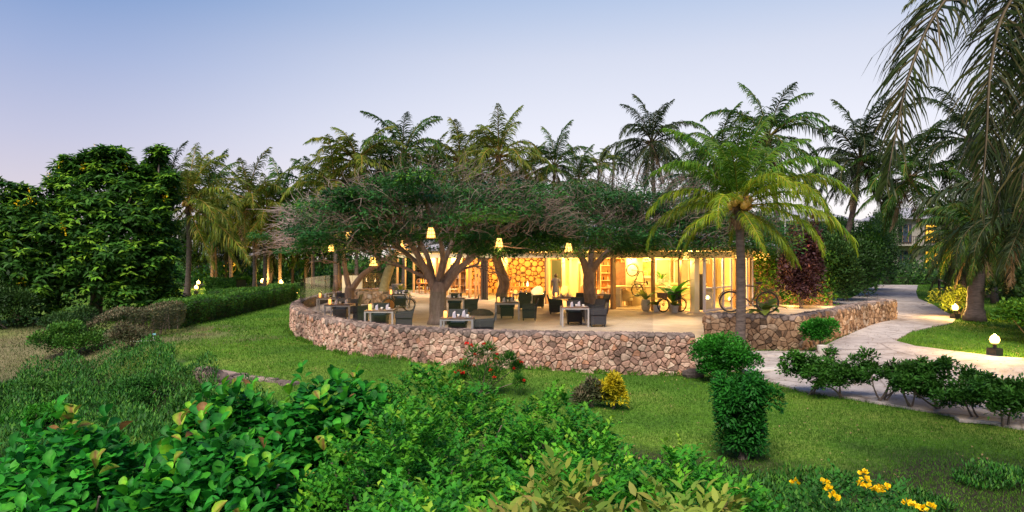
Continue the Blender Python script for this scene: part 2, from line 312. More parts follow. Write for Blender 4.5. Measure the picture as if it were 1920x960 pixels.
gx, gy = axis(-34, 36, .5, 1500), axis(2, 62, .5, 1500)
XX, YY = np.meshgrid(gx, gy); ZZ = hz(XX, YY) - .01
nx, ny = len(gx), len(gy); ii = (np.arange(ny - 1)[:, None] * nx + np.arange(nx - 1)[None, :]).ravel()
me = npmesh('ground', np.stack([XX, YY, ZZ], -1).reshape(-1, 3), [np.stack([ii, ii + 1, ii + nx + 1, ii + nx], 1)]); me.shade_smooth()
m, t, b, o = newmat('lawn_ground'); b.inputs['Roughness'].default_value = .95; b.inputs['Specular IOR Level'].default_value = .15
tcn = t.nodes.new('ShaderNodeTexCoord')
n1 = t.nodes.new('ShaderNodeTexNoise'); n1.inputs['Scale'].default_value = .35; n1.inputs['Detail'].default_value = 5; t.links.new(tcn.outputs['Object'], n1.inputs[0])
n2 = t.nodes.new('ShaderNodeTexNoise'); n2.inputs['Scale'].default_value = 14; n2.inputs['Detail'].default_value = 6; t.links.new(tcn.outputs['Object'], n2.inputs[0])
r1 = ramp(t, [(.26, (.075, .09, .025)), (.34, (.045, .115, .012)), (.5, (.09, .185, .018)), (.68, (.17, .23, .035)), (.78, (.2, .19, .06))]); t.links.new(n1.outputs[0], r1.inputs[0])
r2 = ramp(t, [(.3, (.55, .55, .55)), (.7, (1.3, 1.3, 1.3))]); t.links.new(n2.outputs[0], r2.inputs[0])
mu = t.nodes.new('ShaderNodeMix'); mu.data_type = 'RGBA'; mu.blend_type = 'MULTIPLY'; mu.inputs[0].default_value = 1; t.links.new(r1.outputs[0], mu.inputs[6]); t.links.new(r2.outputs[0], mu.inputs[7])
# dry straw patch on the left slope, soil under the planting beds
sx = t.nodes.new('ShaderNodeSeparateXYZ'); t.links.new(tcn.outputs['Object'], sx.inputs[0])
def blob(cx, cy, rx, ry, soft):
    a = t.nodes.new('ShaderNodeMapping'); a.vector_type = 'TEXTURE'; a.inputs['Location'].default_value = (cx, cy, 0); a.inputs['Scale'].default_value = (rx, ry, 1e4)
    t.links.new(tcn.outputs['Object'], a.inputs[0]); l = t.nodes.new('ShaderNodeVectorMath'); l.operation = 'LENGTH'; t.links.new(a.outputs[0], l.inputs[0])
    ad = t.nodes.new('ShaderNodeMath'); ad.operation = 'MULTIPLY_ADD'; ad.inputs[1].default_value = 1.4; ad.inputs[2].default_value = -.7; t.links.new(n1.outputs[0], ad.inputs[0])
    a2 = t.nodes.new('ShaderNodeMath'); a2.operation = 'ADD'; t.links.new(l.outputs['Value'], a2.inputs[0]); t.links.new(ad.outputs[0], a2.inputs[1])
    q = t.nodes.new('ShaderNodeMapRange'); q.inputs[1].default_value = 1 + soft; q.inputs[2].default_value = 1 - soft; t.links.new(a2.outputs[0], q.inputs[0]); return q.outputs[0]
cur = mu.outputs[2]
for args, c1, c2 in (((-19.5, 26, 7, 6.5, .35), (.09, .1, .035), (.24, .19, .1)), ((-3, 7, 13, 5.2, .12), (.022, .02, .012), (.04, .035, .02)), ((-13.5, 17.5, 4.5, 4, .2), (.02, .028, .012), (.035, .045, .02))):
    f = blob(*args); r = ramp(t, [(.35, c1), (.65, c2)]); t.links.new(n2.outputs[0], r.inputs[0])
    k = t.nodes.new('ShaderNodeMix'); k.data_type = 'RGBA'; t.links.new(f, k.inputs[0]); t.links.new(cur, k.inputs[6]); t.links.new(r.outputs[0], k.inputs[7]); cur = k.outputs[2]
t.links.new(cur, b.inputs['Base Color'])
bp = t.nodes.new('ShaderNodeBump'); bp.inputs['Strength'].default_value = .7; bp.inputs['Distance'].default_value = .05; t.links.new(n2.outputs[0], bp.inputs['Height']); t.links.new(bp.outputs[0], b.inputs['Normal'])
tag(obj('ground', me, m), kind='structure')

def inpoly(px, py, poly):
    px = np.asarray(px); py = np.asarray(py); c = np.zeros(px.shape, bool); n = len(poly)
    for i in range(n):
        x1, y1 = poly[i][0], poly[i][1]; x2, y2 = poly[(i + 1) % n][0], poly[(i + 1) % n][1]
        if y1 == y2: continue
        k = ((y1 > py) != (y2 > py)) & (px < (x2 - x1) * (py - y1) / (y2 - y1) + x1); c ^= k
    return c
def sheet(name, poly, dz, material, step=.5, thick=.06):
    poly = [(p[0], p[1]) for p in poly]; dense = []
    for i, p in enumerate(poly):
        q = poly[(i + 1) % len(poly)]; n = max(1, int(math.dist(p, q) / step))
        dense += [(p[0] + (q[0] - p[0]) * k / n, p[1] + (q[1] - p[1]) * k / n) for k in range(n)]
    a = np.array(dense); X, Y = np.meshgrid(np.arange(a[:, 0].min(), a[:, 0].max(), step), np.arange(a[:, 1].min(), a[:, 1].max(), step))
    ok = inpoly(X, Y, dense); pts = [Vector(p) for p in dense] + [Vector((x, y)) for x, y in zip(X[ok], Y[ok])]
    nd = len(dense); r = delaunay_2d_cdt(pts, [], [list(range(nd))], 1, 1e-5)
    vs_ = np.array([tuple(v) for v in r[0]]); z = hz(vs_[:, 0], vs_[:, 1]) + dz
    mb = MB(); mb.v = [(x, y, zz) for (x, y), zz in zip(vs_, z)]; mb.f = [list(f) for f in r[2]]
    zb = hz(a[:, 0], a[:, 1]); k = len(mb.v)
    mb.v += [(x, y, zz + dz) for (x, y), zz in zip(dense, zb)] + [(x, y, zz + dz - thick - .05) for (x, y), zz in zip(dense, zb)]
    mb.f += [[k + i, k + nd + i, k + nd + (i + 1) % nd, k + (i + 1) % nd] for i in range(nd)]
    return obj(name, mb.mesh(name), material)
WL = [(4.95, 18.45), (3.49, 18.6), (2.05, 18.75), (.59, 19.), (-.91, 19.4), (-2.5, 20.), (-4.3, 21.1), (-5.6, 22.4), (-6.6, 23.7), (-7.75, 25.6), (-8.85, 27.8), (-9.8, 30.3), (-10.5, 33), (-10.9, 36), (-11, 40), (-10.4, 44), (-9.2, 47.5), (-8.2, 50)]
WA, WB, WC = (6.35, 22.3), (9.07, 21.4), (16.9, 30.)
def smooth_path(P, step=.35):
    P = [Vector((p[0], p[1])) for p in P]; out_ = []
    for i in range(len(P) - 1):
        p0, p1, p2, p3 = P[max(i - 1, 0)], P[i], P[i + 1], P[min(i + 2, len(P) - 1)]; n = max(2, int((p2 - p1).length / step))
        for k in range(n):
            t_ = k / n; out_.append(.5 * ((2 * p1) + (p2 - p0) * t_ + (2 * p0 - 5 * p1 + 4 * p2 - p3) * t_ ** 2 + (-p0 + 3 * p1 - 3 * p2 + p3) * t_ ** 3))
    out_.append(P[-1]); return out_
wl = smooth_path(WL)
# terrace slab
tp = [(p.x, p.y) for p in wl]
def inset(P, d):
    o_ = []
    for i, p in enumerate(P):
        a = Vector(P[max(i - 1, 0)]); c = Vector(P[min(i + 1, len(P) - 1)]); e = (c - a).normalized(); o_.append((p[0] + e.y * d, p[1] - e.x * d))
    return o_
tin = inset(tp, .25)
slab = [(6.35, 18.9), *tin, (-7, 54), (0, 60), (16, 52), (18.8, 42), (18.6, 36), (17.1, 30.6), (9.0, 21.8), (6.5, 22.5), (6.5, 18.9)]
mb = MB(); mb.prism(slab[::-1], -.6, ZF)
tag(mb.build('terrace_floor', M['floor']), kind='structure')
# garden path
m, t, b, o = newmat('worn_path'); b.inputs['Roughness'].default_value = .8; tcn = t.nodes.new('ShaderNodeTexCoord')
def pn(scale, detail, src=None):
    n = t.nodes.new('ShaderNodeTexNoise'); n.inputs['Scale'].default_value = scale; n.inputs['Detail'].default_value = detail; n.inputs['Roughness'].default_value = .7; t.links.new(src or tcn.outputs['Object'], n.inputs[0]); return n
def pmul(a, c):
    k = t.nodes.new('ShaderNodeMix'); k.data_type = 'RGBA'; k.blend_type = 'MULTIPLY'; k.inputs[0].default_value = 1; t.links.new(a, k.inputs[6]); t.links.new(c, k.inputs[7]); return k.outputs[2]
def pr(src, stops): r = ramp(t, stops); t.links.new(src, r.inputs[0]); return r.outputs[0]
basec = pr(pn(.5, 8).outputs[0], [(.32, (.3, .25, .21)), (.5, (.44, .38, .34)), (.68, (.54, .48, .43))])
cur = pmul(basec, pr(pn(40, 3).outputs[0], [(.3, (.78, .77, .76)), (.7, (1.15, 1.15, 1.15))])); cur = pmul(cur, pr(pn(2.2, 7).outputs[0], [(.38, (.68, .66, .64)), (.52, (1, 1, 1))]))
wn = pn(1.2, 4); mxv = t.nodes.new('ShaderNodeMix'); mxv.data_type = 'RGBA'; mxv.inputs[0].default_value = .12; t.links.new(tcn.outputs['Object'], mxv.inputs[6]); t.links.new(wn.outputs[1], mxv.inputs[7])
vo = t.nodes.new('ShaderNodeTexVoronoi'); vo.feature = 'DISTANCE_TO_EDGE'; vo.inputs['Scale'].default_value = .55; t.links.new(mxv.outputs[2], vo.inputs[0]); cur = pmul(cur, pr(vo.outputs[0], [(.0, (.5, .47, .45)), (.02, (1, 1, 1))]))
t.links.new(cur, b.inputs['Base Color']); bp = t.nodes.new('ShaderNodeBump'); bp.inputs['Strength'].default_value = .4; bp.inputs['Distance'].default_value = .02; t.links.new(pn(25, 6).outputs[0], bp.inputs['Height']); t.links.new(bp.outputs[0], b.inputs['Normal']); M['path'] = m
pathpoly = [(6.3, 18.7), (6.4, 17.5), (6.8, 15.9), (7.8, 14.7), (8.9, 13.65), (9.4, 12.9), (10.5, 11.9), (14, 10.2), (24, 7.5), (24, 15.6), (16, 18.0), (14.0, 19.3), (12.75, 21.6), (12.9, 23.), (15, 25.6), (18.2, 28.2), (20.2, 31), (23, 37), (25.6, 43), (29, 49), (34.5, 58), (31.5, 59), (27, 52), (21.5, 43.5), (17.5, 43), (17, 31), (9.2, 20.9), (6.5, 21.9)]
tag(sheet('garden_path', pathpoly, .035, M['path'], .45), kind='structure')

# ---------------------------------------------------------------- rubble walls with separate stones
def voronoi_cells(pts, W, Hh, rad):
    P = np.array(pts); cells = []
    for i, p in enumerate(P):
        d = np.hypot(*(P - p).T); nb = np.where((d < rad) & (d > 1e-6))[0]; nb = nb[np.argsort(d[nb])][:14]
        poly = [(p[0] - rad, p[1] - rad), (p[0] + rad, p[1] - rad), (p[0] + rad, p[1] + rad), (p[0] - rad, p[1] + rad)]
        cuts = [((P[j] + p) / 2, P[j] - p) for j in nb] + [((0, 0), (-1, 0)), ((W, 0), (1, 0)), ((0, 0), (0, -1)), ((0, Hh), (0, 1))]
        for mpt, nv in cuts:
            o_ = []; n = len(poly)
            for k in range(n):
                a, c = poly[k], poly[(k + 1) % n]; da = (a[0] - mpt[0]) * nv[0] + (a[1] - mpt[1]) * nv[1]; dc = (c[0] - mpt[0]) * nv[0] + (c[1] - mpt[1]) * nv[1]
                if da <= 0: o_.append(a)
                if (da < 0 < dc) or (dc < 0 < da):
                    q = da / (da - dc); o_.append((a[0] + (c[0] - a[0]) * q, a[1] + (c[1] - a[1]) * q))
            poly = o_
            if len(poly) < 3: break
        if len(poly) >= 3: cells.append((tuple(p), poly))
    return cells
def stone_wall(root, path, side, zb, zt, thick, size, mats, cap=True, nparts=300, seed=1, topw=None, proud=.05, caprough=True):
    """path: outer foot line; side=+1 when the outer face is on the right of the walking direction"""
    rr = random.Random(seed); P = [Vector((p[0], p[1])) for p in path]; seg = [0]
    for i in range(len(P) - 1): seg.append(seg[-1] + (P[i + 1] - P[i]).length)
    Wd = seg[-1]; hgt = zt - zb; tw = topw if topw is not None else thick; Ht = hgt + (tw if cap else 0)
    sa = np.array(seg)
    nr_ = []
    for i in range(len(P)):
        e = (P[min(i + 1, len(P) - 1)] - P[max(i - 1, 0)]).normalized(); nr_.append(Vector((e.y, -e.x)) * side)
    def smap(s, t_, d):
        s = min(max(s, 0), Wd); k = min(int(np.searchsorted(sa, s, side='right')) - 1, len(P) - 2); f = (s - seg[k]) / max(seg[k + 1] - seg[k], 1e-6)
        p = P[k].lerp(P[k + 1], f); n = nr_[k].lerp(nr_[k + 1], f).normalized()
        if t_ <= hgt:
            q = max(0, (t_ - (hgt - .12)) / .12); q = q * q * .5
            return (p.x + n.x * (d * (1 - q) - q * .03), p.y + n.y * (d * (1 - q) - q * .03), zb + t_ + d * q)
        w = t_ - hgt; q = max(0, 1 - w / .1) * .5
        return (p.x - n.x * (w - d * q), p.y - n.y * (w - d * q), zt + d * (1 - q) - q * .02)
    mbk = MB(); n = len(P); inn = [(P[i] - nr_[i] * .035) for i in range(n)]; ou = [(P[i] - nr_[i] * (thick - .03)) for i in range(n)]
    vs_ = [(p.x, p.y, zb) for p in inn] + [(p.x, p.y, zt - .03) for p in inn] + [(p.x, p.y, zb) for p in ou] + [(p.x, p.y, zt - .03) for p in ou]
    fs_ = []
    for i in range(n - 1):
        fs_ += [(i, i + 1, n + i + 1, n + i), (2 * n + i, 3 * n + i, 3 * n + i + 1, 2 * n + i + 1), (n + i, n + i + 1, 3 * n + i + 1, 3 * n + i)]
    fs_ += [(0, n, 3 * n, 2 * n), (n - 1, 3 * n - 1, 4 * n - 1, 2 * n - 1)]
    mbk.add(vs_, fs_).build('mortar_core', M['mortar'], root)
    pts = []; y = size * .4; row = 0
    while y < Ht:
        x = rr.random() * size
        while x < Wd:
            if rr.random() > .1: pts.append((x + rr.uniform(-.45, .45) * size, min(max(y + rr.uniform(-.42, .42) * size, .02), Ht - .02)))
            if rr.random() < .22: pts.append((x + rr.uniform(.3, .6) * size, min(max(y + rr.uniform(-.5, .5) * size, .02), Ht - .02)))
            x += size * rr.uniform(.65, 1.6)
        y += size * .82; row += 1
    cells = voronoi_cells(pts, Wd, Ht, size * 2.2); built = []
    camp = Vector((0, 0, CZ))
    for c, poly in cells:
        if len(poly) < 3: continue
        ar = .5 * abs(sum(poly[i][0] * poly[(i + 1) % len(poly)][1] - poly[(i + 1) % len(poly)][0] * poly[i][1] for i in range(len(poly))))
        pos = Vector(smap(c[0], c[1], 0)); vis = ar / max((pos - camp).length, 1) ** 2 * (.35 if c[1] > hgt else 1)
        gx0, gy0 = sum(p[0] for p in poly) / len(poly), sum(p[1] for p in poly) / len(poly)
        # cut the corners so stones look tumbled
        pp = []
        for i in range(len(poly)):
            a, b_ = poly[i], poly[(i + 1) % len(poly)]
            pp += [(a[0] * .87 + b_[0] * .13, a[1] * .87 + b_[1] * .13), (a[0] * .13 + b_[0] * .87, a[1] * .13 + b_[1] * .87)]
        dd = proud * rr.uniform(.4, 1.6) * (.55 if c[1] > hgt else 1); mbs = MB(); mbs.rv = min(1, max(0, rr.gauss(.5, .27))); m_ = len(pp); vv = []
        for sc, dp in ((.985, -.035), (.93, dd * .62), (.66, dd)):
            for k, (x, y_) in enumerate(pp):
                j = 1 + (rr.uniform(-.05, .05) if sc < .9 else 0)
                vv.append(smap(gx0 + (x - gx0) * sc * j, gy0 + (y_ - gy0) * sc * j, dp + (rr.uniform(-.2, .2) * dd if sc < .8 else 0)))
        fs2 = [(k, (k + 1) % m_, m_ + (k + 1) % m_, m_ + k) for k in range(m_)] + [(m_ + k, m_ + (k + 1) % m_, 2 * m_ + (k + 1) % m_, 2 * m_ + k) for k in range(m_)] + [tuple(range(2 * m_, 3 * m_))]
        mbs.add(vv, fs2); built.append((vis, mbs, c[1] > hgt - .08))
    built.sort(key=lambda q: -q[0])
    rest = MB(); resttop = MB()
    for i, (vis, mbs, top) in enumerate(built):
        if i < nparts:
            me = mbs.mesh('stone'); at_ = me.attributes.new('rnd', 'FLOAT', 'POINT'); at_.data.foreach_set('value', np.full(len(mbs.v), mbs.rv, np.float32)); obj('stone', me, mats[1] if top else mats[0], root)
        else:
            q_ = resttop if top else rest; q_.add(mbs.v, mbs.f); q_.rv = getattr(q_, 'rv', []) + [mbs.rv] * len(mbs.v)
    for rb, mm in ((rest, mats[0]), (resttop, mats[1])):
        if rb.v:
            so_ = rb.build('small_stones', mm, root); tag(so_, kind='stuff'); at_ = so_.data.attributes.new('rnd', 'FLOAT', 'POINT'); at_.data.foreach_set('value', np.array(rb.rv, np.float32))
root = thing('curved_stone_wall', 'long curved pink rubble stone wall holding up the restaurant terrace', 'stone wall')
stone_wall(root, wl, -1, -.15, ZW, .45, .165, (M['stone'], M['moss_stone']), seed=3)
root = thing('corner_stone_wall', 'brown rubble stone wall with a corner beside the garden path, under the big rusty bicycle', 'stone wall')
cw = [(6.55, 22.9), (6.37, 22.6), *[(WA[0] + (WB[0] - WA[0]) * k / 8, WA[1] + (WB[1] - WA[1]) * k / 8) for k in range(9)], *[tuple(p) for p in smooth_path([WB, (11.4, 24.0), (14.3, 27.4), WC], .4)[1:]], (16.75, 30.3), (16.5, 30.5)]
stone_wall(root, cw, 1, .1, ZR, .45, .2, (M['stone_tan'], M['moss_stone']), seed=5)
root = thing('low_planter_wall', 'low curved rubble wall round the tree bed at the left end of the terrace, lit yellow', 'stone wall')
lw = smooth_path([(-9.2, 41.5), (-9.3, 39.3), (-8.6, 38.), (-7.4, 37.4), (-6.6, 38), (-6.3, 39.5)], .3)
stone_wall(root, lw, 1, ZF - .05, ZF + .68, .5, .24, (M['stone_tan'], M['stone_tan']), seed=8, nparts=120)
MB().prism([(-9, 41.4), (-9, 39.2), (-8.4, 38.4), (-7.4, 37.9), (-6.9, 38.3), (-6.6, 39.5), (-7, 41.4)][::-1], ZF + .01, ZF + .5).build('planting_soil', M['soil'], root)
root = thing('retaining_wall', 'short crumbling retaining wall below the lawn edge behind the big leaved bush', 'stone wall')
rw = smooth_path([(-9.3, 19.9), (-8.2, 18.9), (-6.7, 17.9), (-5.6, 17.2)], .35)
stone_wall(root, rw, 1, -1.3, .02, .35, .3, (M['moss_stone'], M['moss_stone']), seed=9, nparts=90)

# ---------------------------------------------------------------- glass balustrade on the wall
root = thing('glass_balustrade', 'frameless glass balustrade standing on the curved terrace wall', 'glass fence')
gp = inset(tp, .36); pane_m = MB(); s = 0; last = 0; pts = [Vector(p) for p in gp]
acc = [0]
for i in range(len(pts) - 1): acc.append(acc[-1] + (pts[i + 1] - pts[i]).length)
def at_s(s_):
    k = min(int(np.searchsorted(np.array(acc), s_, side='right')) - 1, len(pts) - 2); return pts[k].lerp(pts[k + 1], (s_ - acc[k]) / (acc[k + 1] - acc[k]))
s_ = 1.1
while s_ < acc[-1] - .3:
    e = min(s_ + 1.62, acc[-1] - .2); a, c = at_s(s_), at_s(e); dv = (c - a).normalized(); nn = Vector((-dv.y, dv.x)) * .006
    MB().prism([a + nn, a - nn, c - nn, c + nn][::-1], ZW - .02, 2.2).build('glass_pane', M['balus'], root)
    MB().box((a.x - dv.x * .012, a.y - dv.y * .012, (ZW + 2.2) / 2), (.012, .014, 1.0), math.atan2(dv.y, dv.x)).build('joint', M['balus'], root)
    s_ = e + .02
# ---------------------------------------------------------------- restaurant pavilion
ZC = ZF + 2.9                                     # ceiling
rest = thing('restaurant_pavilion', 'open fronted restaurant pavilion glowing yellow behind the shade trees', 'restaurant')
FR = [(-8.9, 53), (-6.2, 49), (-2.7, 44), (-1.6, 41.8), (1.93, 38), (5.05, 34.1), (9.1, 32.3), (11.1, 34.6), (12.9, 36.7)]
BK = [(-7.5, 54.2), (-3.2, 47.6), (3.4, 46.2), (5.0, 42.6), (12.3, 42.0), (14.6, 38.6)]
poly = FR + [BK[5]] + BK[:5][::-1]
def wallseg(name, a, b, z0, z1, th, m_, parent=rest):
    a, b = Vector(a), Vector(b); e = b - a; c = (a + b) / 2
    return MB().box((c.x, c.y, (z0 + z1) / 2), (e.length, th, z1 - z0), math.atan2(e.y, e.x)).build(name, m_, parent)
MB().prism(poly[::-1], ZC, ZC + .12).build('ceiling_panel', M['cream'], rest)
MB().prism(inset(poly, -.02)[::-1] if False else poly[::-1], ZF + .004, ZF + .02).build('floor_tiles', M['floor'], rest)
# hipped roof with a deep eave
cx = sum(p[0] for p in poly) / len(poly); cy = sum(p[1] for p in poly) / len(poly)
eav = [(cx + (p[0] - cx) * 1.09, cy + (p[1] - cy) * 1.13) for p in poly]; n = len(eav)
mb = MB(); rid = [(cx + (p[0] - cx) * .45, cy + (p[1] - cy) * .15) for p in poly]
mb.add([(x, y, ZC + .16) for x, y in eav] + [(x, y, ZC + .32) for x, y in eav] + [(x, y, ZC + 1.7) for x, y in rid],
       [tuple(range(n))[::-1], tuple(range(2 * n, 3 * n))] + [(i, (i + 1) % n, n + (i + 1) % n, n + i) for i in range(n)] + [(n + i, n + (i + 1) % n, 2 * n + (i + 1) % n, 2 * n + i) for i in range(n)])
mb.build('roof', M['roof'], rest)
# fascia beam and posts
for i in range(len(FR) - 1):
    wallseg('beam', FR[i], FR[i + 1], ZC - .34, ZC - .02, .14, M['cream'])
def post(x, y, w=.13, m_=None, z1=None, name='post'):
    return MB().box((x, y, (ZF + (z1 or ZC - .34)) / 2), (w, w, (z1 or ZC - .34) - ZF), .5).build(name, m_ or M['timber'], rest)
def along(i, t_): a, b = Vector(FR[i]), Vector(FR[i + 1]); return a.lerp(b, t_)
for i, t_, w, mm in ((0, .0, .14, 'timber'), (0, .3, .1, 'timber'), (0, .6, .14, 'timber'), (1, .0, .1, 'timber'), (1, .28, .14, 'timber'), (1, .5, .1, 'timber'), (1, .78, .1, 'timber'), (2, .0, .16, 'timber'),
                     (2, .35, .1, 'timber'), (2, .55, .1, 'timber'), (4, 0, .16, 'timber'), (4, .8, .12, 'timber'), (5, 0, .2, 'timber'), (5, .45, .14, 'timber'), (5, .74, .12, 'timber'), (5, .9, .3, 'cream')):
    p = along(i, t_); post(p.x, p.y, w, M[mm])
for p in ((-1.55, 41.75), (-1.7, 41.98), (-1.86, 42.2)):    # folded dark shutters
    MB().box((p[0], p[1], (ZF + ZC - .34) / 2), (.09, .5, ZC - .34 - ZF), .2).build('folded_door', M['dark_timber'], rest)
for p in ((4.05, 35.6), (4.2, 35.4)): MB().box((p[0], p[1], (ZF + ZC - .34) / 2), (.1, .55, ZC - .34 - ZF), .3).build('folded_door', M['dark_timber'], rest)
# glazed right hand facade: pale frames, rails, panes
for i, ts in ((6, (0, .34, .68, 1)), (7, (.4, .75, 1)), (5, (.0, .45))):
    for k, t_ in enumerate(ts):
        p = along(i, t_)
        if i != 5: post(p.x, p.y, .1, M['whiteframe'], name='door_frame')
    for t0, t1 in zip(ts[:-1], ts[1:]):
        a, b = along(i, t0), along(i, t1); e = b - a; c = (a + b) / 2; rz = math.atan2(e.y, e.x)
        MB().box((c.x, c.y, ZF + 1.28), (e.length - .1, .018, 2.5), rz).build('glass_pane', M['glass'], rest)
        for zz, hh in ((ZF + 1.12, .07), (ZF + .06, .1)):
            if i != 5: MB().box((c.x, c.y, zz), (e.length - .08, .06, hh), rz).build('door_rail', M['whiteframe'], rest)
a, b = along(7, 0), along(7, .4)
for p in (a.lerp(b, .5), along(7, .58), along(7, .88)): post(p.x, p.y, .16, M['timber'])
# back walls
for i in range(len(BK) - 1):
    wallseg('back_wall', BK[i], BK[i + 1], ZF, ZC, .16, M['cream'])
# far end wall of dark foliage side
for x, y, w in ((-.6, 44.3, .5), (3.32, 41.2, .46), (3.6, 40.2, .34), (-4.4, 46.8, .3)):  # plaster columns
    MB().box((x, y, (ZF + ZC) / 2), (w, w, ZC - ZF), .35).build('column', M['cream'], rest)
MB().lathe([(.45, 0), (.45, 2.9)], 18, (6.55, 36.6, ZF)).build('column', M['cream'], rest, smooth=True)
MB().box((6.9, 38.8, ZC - .2), (7, .2, .36), -.1).build('beam', M['cream'], rest)
# wall faced with sawn log ends
lb = MB().box((-.62, 46.86, ZF + 1.5), (5.8, .06, 2.5), math.atan2(-1.4, 6.6)).build('log_wall', M['logback'], rest)
ang = math.atan2(46.2 - 47.6, 6.6); ux, uy = math.cos(ang), math.sin(ang); discs = []; rr = random.Random(4)
for r_try, cnt in ((.19, 400), (.14, 900), (.095, 2500), (.06, 3500)):
    for _ in range(cnt):
        if len(discs) >= 295: break
        r_ = r_try * rr.uniform(.85, 1.15); a_ = rr.uniform(-2.85, 2.85); z_ = rr.uniform(ZF + .3, ZF + 2.72)
        if all((a_ - q[0]) ** 2 + (z_ - q[1]) ** 2 > (r_ + q[2] + .008) ** 2 for q in discs): discs.append((a_, z_, r_))
dm = MB(); k = 14
dv = [(math.cos(2 * math.pi * i / k), -.05, math.sin(2 * math.pi * i / k)) for i in range(k)] + [(.9 * math.cos(2 * math.pi * i / k), -.08, .9 * math.sin(2 * math.pi * i / k)) for i in range(k)] + [(math.cos(2 * math.pi * i / k), 0, math.sin(2 * math.pi * i / k)) for i in range(k)]
dm.add(dv, [tuple(range(k, 2 * k))] + [(i, (i + 1) % k, k + (i + 1) % k, k + i) for i in range(k)] + [(2 * k + i, 2 * k + (i + 1) % k, (i + 1) % k, i) for i in range(k)])
dme = dm.mesh('log_slice'); dme.materials.append(M['log'])
for a_, z_, r_ in discs:
    o = bpy.data.objects.new('log_slice', dme); COL.objects.link(o); o.parent = lb
    o.location = (-.62 + ux * a_ + uy * .03, 46.86 + uy * a_ - ux * .03, z_); o.rotation_euler = (0, rr.uniform(0, 3), ang); o.rotation_euler = (0, 0, ang)
    o.scale = (r_, 1, r_ * rr.uniform(.9, 1.05))
# window and dark doorway in the back wall
MB().box((3.05, 46.12, ZF + 1.55), (.9, .1, 1.9), ang).build('window_frame', M['timber'], rest)
MB().box((3.05, 46.05, ZF + 1.55), (.74, .05, 1.74), ang).build('window_pane', mat('dim_window', (.06, .08, .05), .2), rest)
for x, w in ((9.2, .9), (10.3, .9), (11.5, 1.0)):
    fr_ = MB().box((x, 41.98 - (x - 5) * .08, ZF + 1.75), (w, .1, 1.5), -.08).build('window_frame', M['white'], rest); MB().box((x, 41.92 - (x - 5) * .08, ZF + 1.75), (w - .12, .06, 1.38), -.08).build('window_pane', mat('grey_pane', (.22, .23, .17), .3, (.32, .3, .2), 2, 2), fr_)
for x in (7.45, 12.0): MB().box((x, 41.75 - (x - 5) * .08, ZF + 1.1), (.5, .3, 2.2), -.08).build('tall_cupboard', M['timber'], rest)
for (x, y) in ((4.5, 44.2), (-5.3, 50.2), (13.4, 40.1)): MB().box((x, y, ZF + 1.1), (.95, .12, 2.2), {4.5: 1.15 + 3.14, -5.3: -.99, 13.4: -.97}[x]).build('interior_door', M['timber'], rest)
for k in range(5): MB().lathe([(.07, 0), (.09, .06), (.03, .12), (.03, .3), (.02, .32)], 10, (6.4 + k * .75, 34.95 - k * .28, ZF + 1.1)).build('tap', M['amber_glow' if k % 2 else 'pot'], rest)  # glow put into the material of every other tap
# bar front and counter
MB().box((7.6, 34.9, ZF + 1.06), (5.6, .6, .08), -.35).build('counter_top', M['cream'], rest, bevel=.01)
for x, y in ((5.45, 35.6), (9.9, 34.15)): MB().box((x, y, ZF + .51), (.5, .5, 1.02), -.35).build('counter_leg', M['white'], rest)
MB().box((8.9, 41.6, ZF + 1.0), (5.8, .5, .1), -.08).build('back_counter', M['cream'], rest)
# lit niche shelves with bottles
def shelf_unit(short, label, x, y, w, rows, cols, z0, dz, rz, glow, m_='orange_wood'):
    rt = thing('shelf_unit', label, 'shelf', (x, y, ZF), rz)
    MB().box((0, .16, z0 + rows * dz / 2), (w, .03, rows * dz), 0).build('back_panel', M[m_], rt)
    for r_ in range(rows + 1): MB().box((0, 0, z0 + r_ * dz), (w, .32, .035)).build('shelf_board', M['cream' if glow else m_], rt)
    for c_ in range(cols + 1): MB().box((-w / 2 + c_ * w / cols, 0, z0 + rows * dz / 2), (.03, .3, rows * dz - .04)).build('divider', M['cream' if glow else m_], rt)
    rt2 = random.Random(int(x * 10)); allb = MB()
    for r_ in range(rows):
        for c_ in range(cols):
            for q in range(2):
                bx = -w / 2 + (c_ + .3 + .4 * q) * w / cols; hb = dz * rt2.uniform(.45, .75)
                allb = MB().lathe([(.035, 0), (.035, hb * .6), (.013, hb * .75), (.013, hb)], 6, (0, 0, 0))
                bo = allb.build('bottle', M[rt2.choice(['amber_glow', 'pot', 'black', 'orange_wood'])]); bo.location = (x + bx * math.cos(rz), y + bx * math.sin(rz), ZF + z0 + r_ * dz + .018)  # some bottles glow through their material, with no lamp inside
                tag(bo, 'bottle at %s of the %s row, %s' % (['far left', 'left', 'centre left', 'centre right', 'right', 'far right'][c_ * 2 + q], ['bottom', 'second lowest', 'middle', 'second highest', 'top'][r_ if rows == 5 else [0, 1, 3, 4][r_]], short), 'bottle', 'bottles in the ' + short)
    return rt
shelf_unit('orange niche shelf', 'lit orange niche shelf right of the thick tree trunk', 5.7, 41.5, 1.9, 5, 3, .3, .45, 0, True)
shelf_unit('dark shelf at the left end', 'dark crockery shelf at the left end of the dining room', -6.6, 51.3, 1.7, 4, 3, .2, .5, -.9, False, 'dark_timber')
shelf_unit('open shelf behind the big trunk', 'open crockery shelf behind the big trunk of the shade tree', -3.6, 46.6, 1.5, 4, 3, .2, .48, -.7, False, 'timber')
# picture on the wall
pf = thing('picture', 'framed orange picture hanging on the pale wall above the bar counter', 'picture', (8.35, 41.85, ZF + 1.9), -.09)
MB().box((0, 0, 0), (1.25, .05, 1.15)).build('frame', M['white'], pf)
MB().box((0, -.035, 0), (.95, .03, .85)).build('canvas', mat('picture_paint', (.5, .2, .03), .6, (.85, .6, .2), 3, 6), pf)
